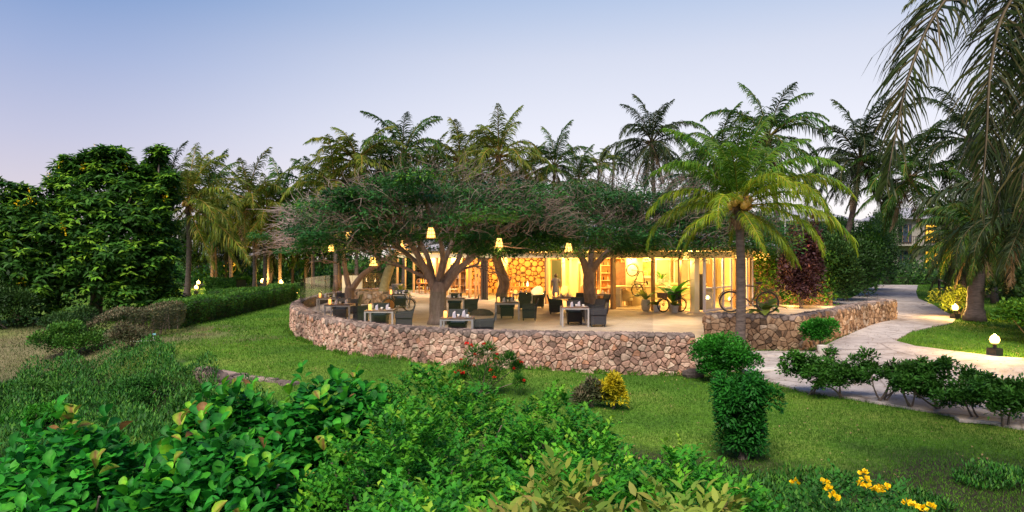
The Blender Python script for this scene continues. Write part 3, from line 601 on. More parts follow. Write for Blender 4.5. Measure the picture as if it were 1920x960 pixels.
# dark board panels inside
pn = MB().box((0, 0, 0), (.75, .06, 2.0)); o = pn.build('notice_board', mat('brown_board', (.12, .05, .03), .6, (.2, .1, .06), 4, 4)); o.location = (6.35, 40.2, ZF + 1.3)
tag(o, 'dark brown board on the wall between lit shelf and white column', 'board')

# ---------------------------------------------------------------- interior and terrace light sources the place has
def plight(x, y, z, e, r_=.12, c=WARM):
    l = bpy.data.lights.new('point_lamp', 'POINT'); l.energy = e; l.shadow_soft_size = r_; l.color = c
    o = bpy.data.objects.new('point_lamp', l); COL.objects.link(o); o.location = (x, y, z); return o
dl = MB().lathe([(.1, -.02), (.1, .0)], 12).mesh('downlight'); dl.materials.append(M['downlight'])
DLP = [(-6.6, 51.4), (-4.6, 48.4), (-2.4, 45.6), (-.2, 43.3), (.9, 44.6), (2.0, 40.6), (3.6, 43.2), (3.9, 37.6), (5.4, 39.6), (6.0, 35.8), (7.8, 38), (8.8, 34.2), (8.6, 40.6), (10.4, 36.8), (12, 38.4)]
for i, (x, y) in enumerate(DLP):
    o = bpy.data.objects.new('downlight', dl); COL.objects.link(o); o.parent = rest; o.location = (x, y, ZC - .004)
    plight(x, y, ZC - .22, {0: 420, 1: 520, 2: 460, 5: 560, 7: 440, 9: 330, 11: 640, 10: 240, 13: 360}.get(i, 230))
# ---------------------------------------------------------------- wicker lanterns
def lantern_proto(h=.42, r=.19):
    ms = {}
    a = MB().lathe([(r * .55, h), (r * .62, h * .97), (r * .9, h * .5), (r, 0), (r * .93, .0), (r * .84, h * .5), (r * .5, h * .96)], 14); ms['glow'] = None
    rib = MB()
    for k in range(10):
        t_ = 2 * math.pi * k / 10; rib.tube([(r * 1.02 * math.cos(t_), r * 1.02 * math.sin(t_), 0), (r * .92 * math.cos(t_), r * .92 * math.sin(t_), h * .5), (r * .62 * math.cos(t_), r * .62 * math.sin(t_), h)], .009, 4)
    for z_, rr_ in ((0, 1.03), (h * .33, .96), (h * .66, .84), (h, .62)): rib.torus((0, 0, z_), r * rr_, .012, 'z', 14, 4)
    ribm = rib.mesh('cage'); ribm.materials.append(M['rust'])
    sh = MB().lathe([(r * .9, .02), (r * .82, h * .5), (r * .52, h * .97)], 14).mesh('shade', True); sh.materials.append(M['lanternglow'])
    return ribm, sh
LC, LS = lantern_proto()
def lantern(u, v, D, label, s=1.0, cord=.8, light=14):
    s *= .8
    p = Q(u, v, D); t = thing('hanging_lantern', label, 'lantern', p, 0, 'wicker lanterns hung in the trees and pavilion')
    for me_, nm in ((LC, 'cage'), (LS, 'shade')):
        o = obj(nm, me_, None, t); o.scale = (s, s, s)
    MB().tube([(0, 0, .42 * s), (0, 0, .42 * s + cord)], .008, 4).build('cord', M['black'], t)
    if light: 
        l = plight(p.x, p.y, p.z - .08, light * 4, .1)
    return t
lantern(808, 446, 22.6, 'largest lantern, hanging in the middle of the big shade tree', 1.02, .9, 7)
lantern(936, 464, 24.6, 'lantern hanging alone in front of the trunk between the two big trees', 1.0, .9, 16)
lantern(1066, 473, 27, 'pale lantern hanging just left of the dark forked trunk', 1.1, .8, 16)
lantern(621, 471, 27.8, 'lantern hanging under the bare dead branches at far left', .85, .8, 14)
lantern(654, 443, 26.4, 'lantern half hidden in dark leaves above the leaning bare trunk', .8, .8, 12)
lantern(700, 499, 28.0, 'low lantern at the end of the leaning forked trunk', 1.15, .9, 18)
lantern(753, 462, 31, 'small lantern seen through leaves above the lime lit trunk', .8, .8, 12)
lantern(898, 468, 30, 'lantern peeping through leaves right of the big tree limbs', .75, .8, 8)
lantern(1215, 482, 35, 'lantern hanging inside above the picture by the bar', .95, .5, 0)
lantern(1285, 488, 32.6, 'large wicker lantern hanging beneath leaves near the glazed corner', 1.15, .6, 14)
lantern(1180, 470, 35.5, 'bright lantern by the ceiling right of the hung bicycle', .8, .3, 0)
lantern(1382, 485, 34.5, 'small lantern just right of the near palm trunk in the glazed front', .8, .3, 0)
# ---------------------------------------------------------------- bollard lights in the garden
bol = [MB().box((0, 0, .11), (.27, .27, .22)).mesh('base'), MB().lathe([(.05, .24), (.05, .34), (.15, .36)], 10).mesh('neck'), MB().lathe([(.06, .34), (.1, .38), (.125, .45), (.1, .53), (.06, .56)], 14).mesh('globe', True), MB().lathe([(.07, .56), (.06, .58), (.02, .6)], 12).mesh('cap')]
for me_, k in zip(bol, ('black', 'black', 'lampglow', 'black')): me_.materials.append(M[k])
def bollard(x, y, label, e, s=1.0, z=None):
    s *= 1.1; zz = H(x, y) if z is None else z
    t = thing('garden_lamp', label, 'garden lamp', (x, y, zz), random.random(), 'low globe lamps in the garden')
    for me_, nm in zip(bol, ('base', 'neck', 'globe', 'cap')):
        o = obj(nm, me_, None, t); o.scale = (s, s, s)
    if e: plight(x, y, zz + .68 * s, e * 3.2, .06 * s, (1, .58, .14))  # unseen point lamp added above the cap, as the globe blocks light inside
p = G(1865, 666, .4); bollard(p.x, p.y, 'nearest globe lamp, shining on the grass beside the path at the right edge', 110, .96)
p = G(1791, 598, .5); bollard(p.x, p.y, 'globe lamp glowing in front of the yellowish bush beside the path', 110)
p = G(527, 546, .3); bollard(p.x, p.y, 'globe lamp at the far end of the clipped hedge', 130, 1.25)
p = G(492, 541, .42); bollard(p.x, p.y, 'globe lamp on the lawn behind the clipped hedge', 160, 1.3)
p = G(368, 552, .3); bollard(p.x, p.y, 'lower of two globe lamps beside the leaning left palm', 110, 1.1)
p = G(372, 541, .4); bollard(p.x, p.y, 'upper and farther of two globe lamps by the left palm', 110, 1.2)
p = G(556, 556, .3); bollard(p.x, p.y, 'small amber lamp on the lawn seen through the end of the glass', 30, .6)

# ---------------------------------------------------------------- terrace tables, chairs
def woven_chair():
    t = thing('rattan_chair', '-', 'chair')
    MB().box((0, 0, .27), (.56, .56, .36)).build('seat', M['rattan'], t, bevel=.02)
    MB().box((0, -.01, .475), (.46, .48, .06)).build('cushion', M['cushion'], t, bevel=.02)
    b = MB(); b.add([(-.28, .24, .1), (.28, .24, .1), (.28, .29, .1), (-.28, .29, .1), (-.31, .36, .88), (.31, .36, .88), (.31, .41, .88), (-.31, .41, .88), (-.29, .25, .5), (.29, .25, .5), (.29, .31, .5), (-.29, .31, .5)],
          [(0, 1, 9, 8), (8, 9, 5, 4), (1, 2, 10, 9), (9, 10, 6, 5), (2, 3, 11, 10), (10, 11, 7, 6), (3, 0, 8, 11), (11, 8, 4, 7), (4, 5, 6, 7), (3, 2, 1, 0)])
    b.build('backrest', M['rattan'], t, bevel=.012)
    for s in (-1, 1):
        a = MB(); a.add([(s * .26, -.29, .45), (s * .32, -.29, .45), (s * .32, .3, .45), (s * .26, .3, .45), (s * .27, -.29, .64), (s * .33, -.29, .64), (s * .33, .33, .68), (s * .27, .33, .68)],
              [(0, 1, 2, 3), (4, 7, 6, 5), (0, 4, 5, 1), (1, 5, 6, 2), (2, 6, 7, 3), (3, 7, 4, 0)])
        a.build('armrest', M['rattan'], t, bevel=.012)
        for yy in (-.24, .24): MB().box((s * .24, yy, .05), (.045, .045, .1)).build('leg', M['rattan'], t)
    return t
def dining_table():
    t = thing('terrace_table', '-', 'table')
    for k in range(6): MB().box((0, -.42 + k * .168, .715), (1.0, .16, .03)).build('top_slat', M['tabletop'], t)
    fr_ = MB()
    for s in (-1, 1): fr_.box((0, s * .47, .68), (.9, .04, .055)); fr_.box((s * .48, 0, .68), (.04, .9, .055))
    fr_.build('frame', M['alu'], t)
    for sx_ in (-1, 1):
        for sy in (-1, 1): MB().box((sx_ * .475, sy * .465, .35), (.06, .06, .7)).build('leg', M['alu'], t)
    return t
CH0, TB0 = woven_chair(), dining_table(); used = {'c': 0, 't': 0}
def chair(u, D, face, label):
    if used['c'] == 0: o = CH0
    else: o = copy_tree(CH0)
    used['c'] = 1; o.location = ((u - CU) * D / F, D, ZF + .003); o.rotation_euler = (0, 0, R(face)); o['label'] = label; o['group'] = 'dark rattan chairs on the terrace'
fl = MB().lathe([(.0, .03), (.03, .05), (.035, .09), (.015, .14), (.0, .17)], 8).mesh('flame', True); fl.materials.append(M['candle'])
holder = MB().lathe([(.05, 0), (.055, .02), (.06, .12), (.05, .2), (.045, .2), (.055, .12), (.05, .02)], 10).mesh('jar', True); holder.materials.append(mat('amber_glass', (.8, .4, .1), .1, emit=(1, .4, .08), estr=2.2))
cupm = MB().lathe([(.03, 0), (.042, .02), (.045, .09), (.038, .09), (.03, .02)], 10).mesh('cup', True); cupm.materials.append(M['plate'])
napm = MB(); napm.add([(-.055, -.05, 0), (.055, -.05, 0), (.055, .05, 0), (-.055, .05, 0), (-.045, -.02, .15), (.03, -.03, .17), (.045, .02, .2), (-.02, .03, .16)], [(3, 2, 1, 0), (4, 5, 6, 7), (0, 1, 5, 4), (1, 2, 6, 5), (2, 3, 7, 6), (3, 0, 4, 7)])
napm = napm.mesh('napkin'); napm.materials.append(M['napkin'])
platem = MB().lathe([(.06, 0), (.13, .015), (.135, .02), (.06, .008)], 16).mesh('plate', True); platem.materials.append(M['plate'])
bowlm = MB().lathe([(.04, 0), (.08, .03), (.1, .075), (.09, .075), (.04, .02)], 12).mesh('bowl', True); bowlm.materials.append(M['cushion'])
matm = MB().box((0, 0, .004), (.42, .3, .008)).mesh('placemat'); matm.materials.append(M['rattan'])
def table(u, v_top, where, sx_=1.0, rz=0, lantern_side=-1):
    D = F * (CZ - ZF - .72) / (v_top - HV) + .47; x = (u - CU) * (D - .47) / F
    o = TB0 if used['t'] == 0 else copy_tree(TB0); used['t'] = 1
    o.location = (x, D, ZF + .003); o.rotation_euler = (0, 0, R(rz)); o['label'] = 'slatted terrace table ' + where; o['group'] = 'slatted tables on the terrace'
    zt = ZF + .735; rr = random.Random(u)
    c = thing('candle_jar', 'glowing candle jar on the table ' + where, 'candle', (x - .36 * lantern_side * -1, D + rr.uniform(-.3, 0), zt), 0, 'candle jars on the terrace tables')
    obj('jar', holder, None, c); obj('flame', fl, None, c); plight(c.location.x, c.location.y, zt + .3, 5, .06)
    for nm, me_, dx, dy, s_ in (('napkin', napm, -.12, -.25, 1), ('napkin', napm, .2, .12, 1), ('cup', cupm, .05, -.1, 1), ('cup', cupm, .32, -.2, 1), ('bowl', bowlm, .02, .18, 1), ('plate', platem, .34, -.3, 1), ('placemat', matm, -.18, .3, 1)):
        q = obj(nm, me_); q.location = (x + dx + rr.uniform(-.03, .03), D + dy * .9, zt); q.rotation_euler = (0, 0, rr.uniform(-.5, .5))
        side_ = ('left' if dx < .1 else 'right') if nm in ('napkin', 'cup') else ''
        tag(q, {'napkin': 'upright pale napkin, %s side, table ' % side_, 'cup': 'small grey cup, %s side, table ' % side_, 'bowl': 'dark bowl on the table ', 'plate': 'pale plate on the table ', 'placemat': 'dark placemat on the table '}[nm] + where, nm, nm + 's set on the terrace tables')
    return D
table(1079, 577, 'in the clear right of centre', lantern_side=-1)
chair(1120, 25.45, -90, 'rattan chair at the right side of the clear right of centre table'); chair(1077, 26.5, 0, 'rattan chair behind the clear right of centre table, under its top'); chair(1112, 27.5, -60, 'rattan chair set back beside the thick dark forked trunk'); chair(1090, 28.6, 20, 'rattan chair with tall back in front of the dark forked trunk')
table(951, 568, 'before the wavy bare trunk', lantern_side=-1)
chair(992, 28.1, -90, 'rattan chair at the right end of the table by the wavy bare trunk'); chair(951, 29.1, 0, 'rattan chair behind the table by the wavy bare trunk')
table(856, 597.5, 'at the wall, right of big trunk', lantern_side=-1)
chair(907, 21.0, -90, 'rattan chair cut off by the wall top, right of the big tree'); chair(858, 21.95, 0, 'rattan chair behind the wall side table right of the big tree')
table(710, 583, 'at the wall, left of big trunk', lantern_side=-1)
chair(757, 24.1, -82, 'rattan chair just left of the big tree trunk'); chair(712, 25.1, 0, 'rattan chair behind the wall side table left of the big tree')
table(632, 572, 'second from the left end', rz=0)
chair(676, 27.0, -80, 'rattan chair with flared back near the foot of the leaning trunk'); chair(640, 28.3, 0, 'rattan chair behind the second table from the left end')
table(611, 559, 'at the far left end', rz=10)
chair(640, 32.4, 0, 'rattan chair behind the leftmost table'); chair(662, 31.3, -90, 'rattan chair beside the leaning trunk, facing left')
table(745, 552.5, 'left of the parked bicycle')
chair(752, 35.6, 0, 'rattan chair behind the table near the low yellow wall')
table(849, 560.5, 'behind the big trunk, right side')
chair(883, 31.2, -88, 'rattan chair right of the big tree, farther back on the terrace'); chair(853, 32.2, 0, 'rattan chair behind the table farther back from the big tree')
table(980, 552, 'farthest back at centre')
chair(1008, 34.8, -85, 'rattan chair at the right of the farthest centre table'); chair(984, 33.6, 180, 'rattan chair with its back to the camera at the farthest centre table')
table(1058, 558, 'left of the dark forked trunk')
chair(1042, 31.2, 90, 'rattan chair facing right, in front of the standing person'); chair(1082, 32.6, -40, 'rattan chair between the person and the forked trunk')
table(1136, 552, 'right of the dark forked trunk')
chair(1125, 31.5, -70, 'rattan chair just right of the forked trunk')

# ---------------------------------------------------------------- bicycles
def bicycle(label, loc, rz, wr=.34, wb=1.1, m_='rust', basket=False, disc=False, parts=True, tilt=None):
    t = thing('bicycle', label, 'bicycle', loc, rz)
    if tilt: t.rotation_euler = tilt
    F_, R_ = (-wb / 2, 0, wr), (wb / 2, 0, wr)
    for c, nm in ((F_, 'wheel'), (R_, 'wheel')):
        w = MB().torus(c, wr - .02, .026, 'y', 36, 8).build(nm, M['rubber'], t, smooth=True)
        MB().torus(c, wr - .045, .012, 'y', 36, 5).build('rim', M[m_], w)
        sp_ = MB()
        for k in range(16):
            a_ = math.pi * 2 * k / 16; sp_.tube([(c[0], .02 if k % 2 else -.02, c[2]), (c[0] + (wr - .05) * math.cos(a_), 0, c[2] + (wr - .05) * math.sin(a_))], .0022, 3)
        sp_.tube([(c[0], -.05, c[2]), (c[0], .05, c[2])], .025, 8); tag(sp_.build('spokes', M[m_], w), kind='stuff')
    if disc: MB().tube([(R_[0] if disc > 0 else F_[0], -.01, wr), (R_[0] if disc > 0 else F_[0], .01, wr)], wr * .86, 24).build('wheel_cover', M['orange_wood'], t)
    BB = (.08, 0, wr - .05); ST = (.28, 0, wr + .5); HT = (-.3, 0, wr + .52); HB = (-.34, 0, wr + .36)
    fr_ = MB()
    for a_, b_, r_ in ((BB, ST, .021), (HT, ST, .021), (HB, BB, .023), (HT, HB, .024)): fr_.tube([a_, b_], r_, 8)
    for s in (-1, 1): fr_.tube([(BB[0], s * .03, BB[2]), (R_[0], s * .06, R_[2])], .011, 6); fr_.tube([(ST[0], s * .02, ST[2]), (R_[0], s * .06, R_[2])], .01, 6)
    fr_.build('frame', M[m_], t, smooth=False)
    fk = MB()
    for s in (-1, 1): fk.tube([HB, (HB[0] - .03, s * .05, HB[2] - .05), (F_[0] + .02, s * .06, wr + .06), (F_[0], s * .06, wr)], .011, 6)
    fk.build('fork', M[m_], t)
    hb = MB().tube([HT, (HT[0] + .02, 0, HT[2] + .12)], .015, 8)
    hb.tube([(HT[0] + .22, -.27, HT[2] + .1), (HT[0] + .06, -.24, HT[2] + .17), (HT[0] + .0, -.1, HT[2] + .14), (HT[0] + .02, 0, HT[2] + .12), (HT[0], .1, HT[2] + .14), (HT[0] + .06, .24, HT[2] + .17), (HT[0] + .22, .27, HT[2] + .1)], .012, 8)
    hb.build('handlebar', M['alu'], t)
    sd_ = MB().lathe([(.02, -.02), (.07, 0), (.1, .03), (.085, .06), (.03, .065)], 12, (0, 0, 0)); sd_.v = [(x * 1.25 + .31, y * .85, z + wr + .58) for x, y, z in sd_.v]
    sd_.tube([ST, (.3, 0, wr + .58)], .013, 6); sd_.build('saddle', M['black'], t, smooth=True)
    cr = MB().torus((BB[0], 0, BB[2]), .085, .008, 'y', 20, 4); cr.tube([(BB[0], -.07, BB[2]), (BB[0], .07, BB[2])], .02, 8)
    for s in (-1, 1): cr.tube([(BB[0], s * .06, BB[2]), (BB[0] + s * .12, s * .07, BB[2] - s * .12)], .01, 5); cr.box((BB[0] + s * .12, s * .11, BB[2] - s * .12), (.09, .07, .02))
    cr.build('crank', M[m_], t)
    for c in (F_, R_):
        pts_ = [(c[0] + (wr + .035) * math.cos(a_), 0, wr + (wr + .035) * math.sin(a_)) for a_ in np.linspace(.2, 2.6 if c is R_ else 2.9, 12)]
        MB().tube(pts_, .014, 5).build('mudguard', M[m_], t)
    rk = MB()
    for s in (-1, 1): rk.tube([(.34, s * .06, wr + .42), (R_[0] + .3, s * .06, wr + .42)], .008, 5); rk.tube([(R_[0], s * .06, wr), (R_[0] + .1, s * .06, wr + .42)], .007, 5)
    for k in range(5): rk.tube([(.38 + k * .11, -.06, wr + .42), (.38 + k * .11, .06, wr + .42)], .006, 4)
    rk.build('rack', M[m_], t)
    if basket:
        bk = MB(); bk.box((HT[0] - .24, 0, HT[2] - .05), (.3, .36, .24), 0, 1.15); bk.build('basket', M['husk'], t)
    return t
bx, by = (6.35 + 9.07) / 2 + .17, 21.95 + .1
bicycle('big rusty bicycle standing on the corner stone wall', (7.62, 21.98, ZR + .07), R(-17.5), .35, 1.13)
bicycle('bicycle parked on the terrace left of the big tree trunk', (-5.4, 32.6, ZF + .005), R(4), .31, .95, 'black', disc=-1)
bicycle('bicycle hung upright on the pale column by the bar', (5.95, 34.75, ZF + 1.35), 0, .33, 1.05, 'black', tilt=(R(0), R(75), R(12)))
bicycle('planter bicycle half hidden by the broad leaved pot plants', (7.55, 32.2, ZF + .005), R(20), .33, .95, 'black', basket=True)
# ---------------------------------------------------------------- indoor furniture
def spoke_chair(x, y, rz, label, m_='orange_wood'):
    t = thing('dining_chair', label, 'chair', (x, y, ZF + .02), R(rz), 'round backed dining chairs inside')
    MB().box((0, 0, .45), (.46, .44, .06)).build('seat', M['cushion' if m_ == 'dark' else 'cream'], t, bevel=.01)
    MB().torus((0, .24, .82), .21, .022, 'y', 20, 6).build('back_ring', M[m_], t)
    bs = MB()
    for k in (-.1, 0, .1): bs.tube([(k, .24, .62), (k * 1.2, .24, 1.0)], .012, 4)
    bs.tube([(0, .22, .45), (0, .24, .61)], .03, 6); bs.build('back_splat', M[m_], t)
    for s in (-1, 1):
        MB().tube([(s * .21, .2, .65), (s * .25, -.05, .68), (s * .22, -.1, .45)], .018, 5).build('armrest', M[m_], t)
        for yy in (-.18, .2): MB().tube([(s * .2, yy, .43), (s * .2, yy * 1.1, 0)], [.026, .016], 6).build('leg', M[m_], t)
for x, y, rz, lb in ((-2.75, 45.2, -50, 'left of a pair of round backed chairs inside, beyond the folded dark doors'), (-2.05, 45.6, 40, 'right of a pair of round backed chairs inside, beyond the folded dark doors'), (.1, 42.6, 175, 'round backed chair with orange frame before the log wall, facing away'), (1.3, 43.2, -60, 'orange framed dining chair at the right before the log wall'), (-.5, 43.6, 90, 'orange framed dining chair at the left before the log wall'), (-6.6, 49.3, 160, 'round backed chair at the left end, before the crockery shelf'), (-5.6, 48.2, 200, 'round backed chair in the left dining room beside the fern'), (-3.9, 45.8, 150, 'orange chair seen behind the trunk of the big shade tree')):
    spoke_chair(x, y, rz, lb)
def indoor_table(x, y, label, w=1.2):
    t = thing('dining_table', label, 'table', (x, y, ZF + .02), .3)
    MB().box((0, 0, .74), (w, .8, .05)).build('tabletop', M['orange_wood'], t, bevel=.01)
    for sx_ in (-1, 1):
        for sy in (-1, 1): MB().tube([(sx_ * w * .43, sy * .33, .72), (sx_ * w * .43, sy * .33, 0)], .03, 6).build('leg', M['orange_wood'], t)
    for k in range(4):
        b = MB().lathe([(.035, 0), (.035, .16), (.013, .22), (.013, .28)], 8).build(['bottle', 'carafe', 'vase', 'candlestick'][k], M[['amber_glow', 'pot', 'cream', 'downlight'][k]]); b.location = (x - .4 + .26 * k, y + .1 * (k % 2), ZF + .79)  # amber bottle has its glow put into the material
        tag(b, ['amber bottle', 'pale carafe', 'cream vase', 'bright candlestick'][k] + ' on the ' + label, ['bottle', 'carafe', 'vase', 'candlestick'][k])
indoor_table(.6, 43.0, 'orange wooden dining table before the log wall', 1.6)
indoor_table(-2.4, 45.3, 'dining table between the pair of round backed chairs', .9)
indoor_table(-6.1, 48.9, 'dining table in the left end of the pavilion', 1.3)
def tub_chair(x, y, rz, label, m_='cream'):
    t = thing('lounge_chair', label, 'chair', (x, y, ZF + .02), R(rz))
    MB().box((0, 0, .36), (.6, .58, .16)).build('seat', M[m_], t, bevel=.04)
    pr = MB(); n_ = 9; vs_ = []
    for i in range(n_):
        a_ = math.pi * i / (n_ - 1); h_ = .55 + .35 * math.sin(a_)
        for r_ in (.3, .36):
            vs_ += [(r_ * math.cos(a_), r_ * math.sin(a_) * .9 + .02, .3), (r_ * 1.04 * math.cos(a_), r_ * 1.04 * math.sin(a_) * .9 + .02, h_)]
    for i in range(n_ - 1):
        k = i * 4; pr.f += [[k, k + 4, k + 5, k + 1], [k + 2, k + 3, k + 7, k + 6], [k + 1, k + 5, k + 7, k + 3]]
    pr.v = vs_; pr.build('backrest', M[m_], t, smooth=True)
    for sx_ in (-1, 1):
        for sy in (-1, 1): MB().tube([(sx_ * .22, sy * .22, .3), (sx_ * .25, sy * .25, 0)], [.022, .014], 6).build('leg', M['timber'], t)
tub_chair(6.0, 36.0, 150, 'pale upholstered lounge chair under the bar counter'); tub_chair(1.45, 40.4, 200, 'pale round tub chair left of the timber post by the person'); tub_chair(3.3, 40.9, 160, 'pale tub chair behind the person, right side'); tub_chair(10.2, 35.6, 190, 'pale lounge chair behind the glazed corner')
# tall palm figure: rustic ladder & broom-like post
t = thing('ladder', 'rustic timber ladder leaning on the pale column before the log wall', 'ladder', (-.15, 43.8, ZF + .02))
for s in (-1, 1): MB().tube([(s * .2, 0, 0), (s * .16, .25, 2.1)], .03, 6).build('rail', M['orange_wood'], t)
for k in range(6): MB().tube([(-.19, .03 + .04 * k, .25 + k * .33), (.19, .03 + .04 * k, .25 + k * .33)], .02, 5).build('rung', M['orange_wood'], t)
t = thing('wooden_sculpture', 'tall wooden sculpture with thin post and robe-like base left of the forked trunk', 'sculpture', (4.0, 37.9, ZF + .02))
MB().lathe([(.34, 0), (.3, .3), (.22, .75), (.2, .95), (.08, 1.08)], 12).build('base', M['timber'], t, smooth=True)
MB().tube([(0, 0, 1.0), (.04, 0, 1.8), (.08, 0, 2.5)], [.06, .05, .05], 8).build('post', M['orange_wood'], t)
t = thing('surfboard', 'tall black board standing behind the first glazed door', 'board', (9.3, 33.5, ZF + .02), .4)
MB().add([(x, y, z) for y in (-.02, .02) for x, z in ((-.12, 0), (.12, 0), (.2, .4), (.22, 1.0), (.2, 1.6), (.2, 1.75), (-.2, 1.75), (-.2, .4))], [tuple(range(8)), tuple(range(8, 16))[::-1]] + [(i, (i + 1) % 8, 8 + (i + 1) % 8, 8 + i) for i in range(8)]).build('board', M['black'], t)
# cream info panel by the leaning trunk and grey stone urn
t = thing('info_panel', 'cream folding screen panel behind the leaning trunk', 'panel', (-9.6, 41.0, ZF))
for k in range(2): MB().box((-.3 + k * .62, 0, .78), (.6, .06, 1.45), .1 * (1 - 2 * k)).build('screen_leaf', M['cream'], t)
for k in (-.55, 0, .6): MB().box((k, 0, .06), (.06, .3, .12)).build('foot', M['alu'], t)
t = thing('stone_urn', 'square grey stone urn beside the lime lit trunk', 'urn', (-6.9, 41.0, ZF))
MB().lathe([(.2, 0), (.22, .1), (.3, .5), (.32, .95), (.35, 1.0), (.28, 1.0), (.26, .9)], 10).build('body', M['pot'], t, smooth=True)
t = MB().lathe([(.55, 0), (.52, .12), (.35, .26), (.1, .32)], 12).build('boulder', M['moss_stone']); t.location = ((903 - 960) * 30.5 / F, 30.5, ZF); t.scale = (1.0, .7, .9)
tag(t, 'dark rounded boulder at the foot of the wavy bare trunk', 'boulder')
# far villa on the right, seen between trees
def villa(x, y, rz, label, w, d, floors, lit, roofpitch=1.6):
    z0 = H(x, y); t = thing('villa', label, 'villa', (x, y, z0), rz)
    MB().box((0, 0, floors * 1.55), (w, d, floors * 3.1)).build('wall', M['villa'], t)
    mb = MB(); a_, b_, h_ = w / 2 + .7, d / 2 + .7, floors * 3.1
    mb.add([(-a_, -b_, h_), (a_, -b_, h_), (a_, b_, h_), (-a_, b_, h_), (-a_, -b_, h_ + .15), (a_, -b_, h_ + .15), (a_, b_, h_ + .15), (-a_, b_, h_ + .15), (-a_ * .6, 0, h_ + roofpitch), (a_ * .6, 0, h_ + roofpitch)],
           [(3, 2, 1, 0), (0, 1, 5, 4), (1, 2, 6, 5), (2, 3, 7, 6), (3, 0, 4, 7), (4, 5, 9, 8), (5, 6, 9), (6, 7, 8, 9), (7, 4, 8)]); mb.build('roof', M['roof'], t)
    for f_ in range(floors):
        for k in range(int(w // 3)):
            xx = -w / 2 + 1.5 + k * 3; fr_ = MB().box((xx, -d / 2 - .03, f_ * 3.1 + 1.4), (1.5, .1, 2.2)).build('window', M['dark_timber'], t)
            MB().box((xx, -d / 2 - .1, f_ * 3.1 + 1.4), (1.3, .03, 2.0)).build('pane', M['amber_glow'] if (f_, k) in lit else M['cushion'], fr_)
            for q in (-.33, .33): MB().box((xx + q, -d / 2 - .13, f_ * 3.1 + 1.4), (.05, .03, 2.0)).build('mullion', M['timber'], fr_)
        MB().box((0, -d / 2 - .7, f_ * 3.1 + .02), (w, 1.4, .14)).build('balcony', M['villa'], t)
        if f_:
            rl = MB()
            for q in range(int(w * 4)): rl.box((-w / 2 + q * .25, -d / 2 - 1.36, f_ * 3.1 + .55), (.04, .04, .95))
            tag(rl.build('balusters', M['dark_timber'], t), kind='stuff'); MB().box((0, -d / 2 - 1.36, f_ * 3.1 + 1.05), (w, .06, .06)).build('handrail', M['dark_timber'], t)
villa(49.6, 84, -.05, 'two storey villa with two lit yellow windows beyond the far lawn', 9, 7, 2, [(0, 1), (1, 1)])
villa(36, 88, .1, 'dim villa with pale sheet roof glimpsed right of the near palm crown', 12, 8, 2, [])
villa(54, 76, -.4, 'small lodge with an arch lit from inside behind the cycads', 6, 5, 1, [(0, 0)], 1.2)
villa(-33, 78, .1, 'small lit hut far behind the left palms', 6, 5, 1, [(0, 1)], 1.2)
# handrail beside the path
t = thing('handrail', 'dark timber handrail running down beside the far path', 'handrail', (0, 0, 0))
hp = [(21.2, 31.0), (23.6, 36), (26.3, 41.4), (28.8, 46)]
for x, y in hp: MB().box((x, y, H(x, y) + .55), (.1, .1, 1.1), .4).build('post', M['dark_timber'], t)
for zz in (1.08, .6):
    MB().tube([(x, y, H(x, y) + zz) for x, y in hp], .045, 6).build('rail', M['timber' if zz > 1 else 'dark_timber'], t)
t = thing('wire_fence', 'thin dark garden fence behind the cycads at the right', 'fence', (0, 0, 0))
for k in range(6): x, y = 30 + k * 2.2, 48 - k * .9; MB().box((x, y, H(x, y) + .8), (.08, .08, 1.6)).build('post', M['black'], t)
for zz in (.4, .9, 1.5): MB().tube([(30 + k * 2.2, 48 - k * .9, H(30 + k * 2.2, 48 - k * .9) + zz) for k in range(6)], .03, 5).build('rail', M['black'], t)
# lamp pole, sprinkler, pot
t = thing('lamp_pole', 'thin pale metal pole rising behind the near palm', 'pole', (15.6, 39, .6)); MB().tube([(0, 0, 0), (0, 0, 5.4)], [.05, .04], 8).build('shaft', M['alu'], t); MB().box((.15, 0, 5.4), (.5, .12, .06)).build('arm', M['alu'], t)
p = G(288, 639, .05); t = thing('sprinkler', 'pale blue sprinkler standing on the lawn by the hedge', 'sprinkler', (p.x, p.y, H(p.x, p.y)))
MB().tube([(0, 0, 0), (0, 0, .26)], .025, 6).build('riser', M['white'], t); MB().box((.03, 0, .28), (.12, .05, .05)).build('nozzle', mat('sprinkler_blue', (.2, .5, .6), .5), t)
MB().tube([(0, 0, .02), (-.5, -.1, .03), (-1.1, 0, .02)], .02, 5).build('hose', M['white'], t)
# stepping slabs at the path
for i, (u, v, z, w, d, rz, lb) in enumerate(((1452, 664, .3, 2.6, .9, .02, 'broad pale step slab at the foot of the corner wall'), (1455, 692, .18, 2.2, .34, .28, 'narrow white step edge crossing the gravel near the bush'), (1835, 792, .0, .75, .3, -.3, 'pale stepping slab at the lower edge of the path'))):
    p = G(u, v, z); o = MB().box((0, 0, 0), (w, d, .07), rz).build('step_slab', M['path' if i != 1 else 'pot'], None, bevel=.015); o.location = (p.x, p.y, H(p.x, p.y) + .03); tag(o, lb, 'step')
o = MB().lathe([(.2, 0), (.24, .1), (.22, .2), (.12, .26)], 8).build('rough_block', M['moss_stone']); p = G(1300, 706, .05); o.location = (p.x, p.y, H(p.x, p.y)); o.scale = (1.3, .8, .9); tag(o, 'grey stone block at the foot of the cut hedge by the wall end', 'stone')
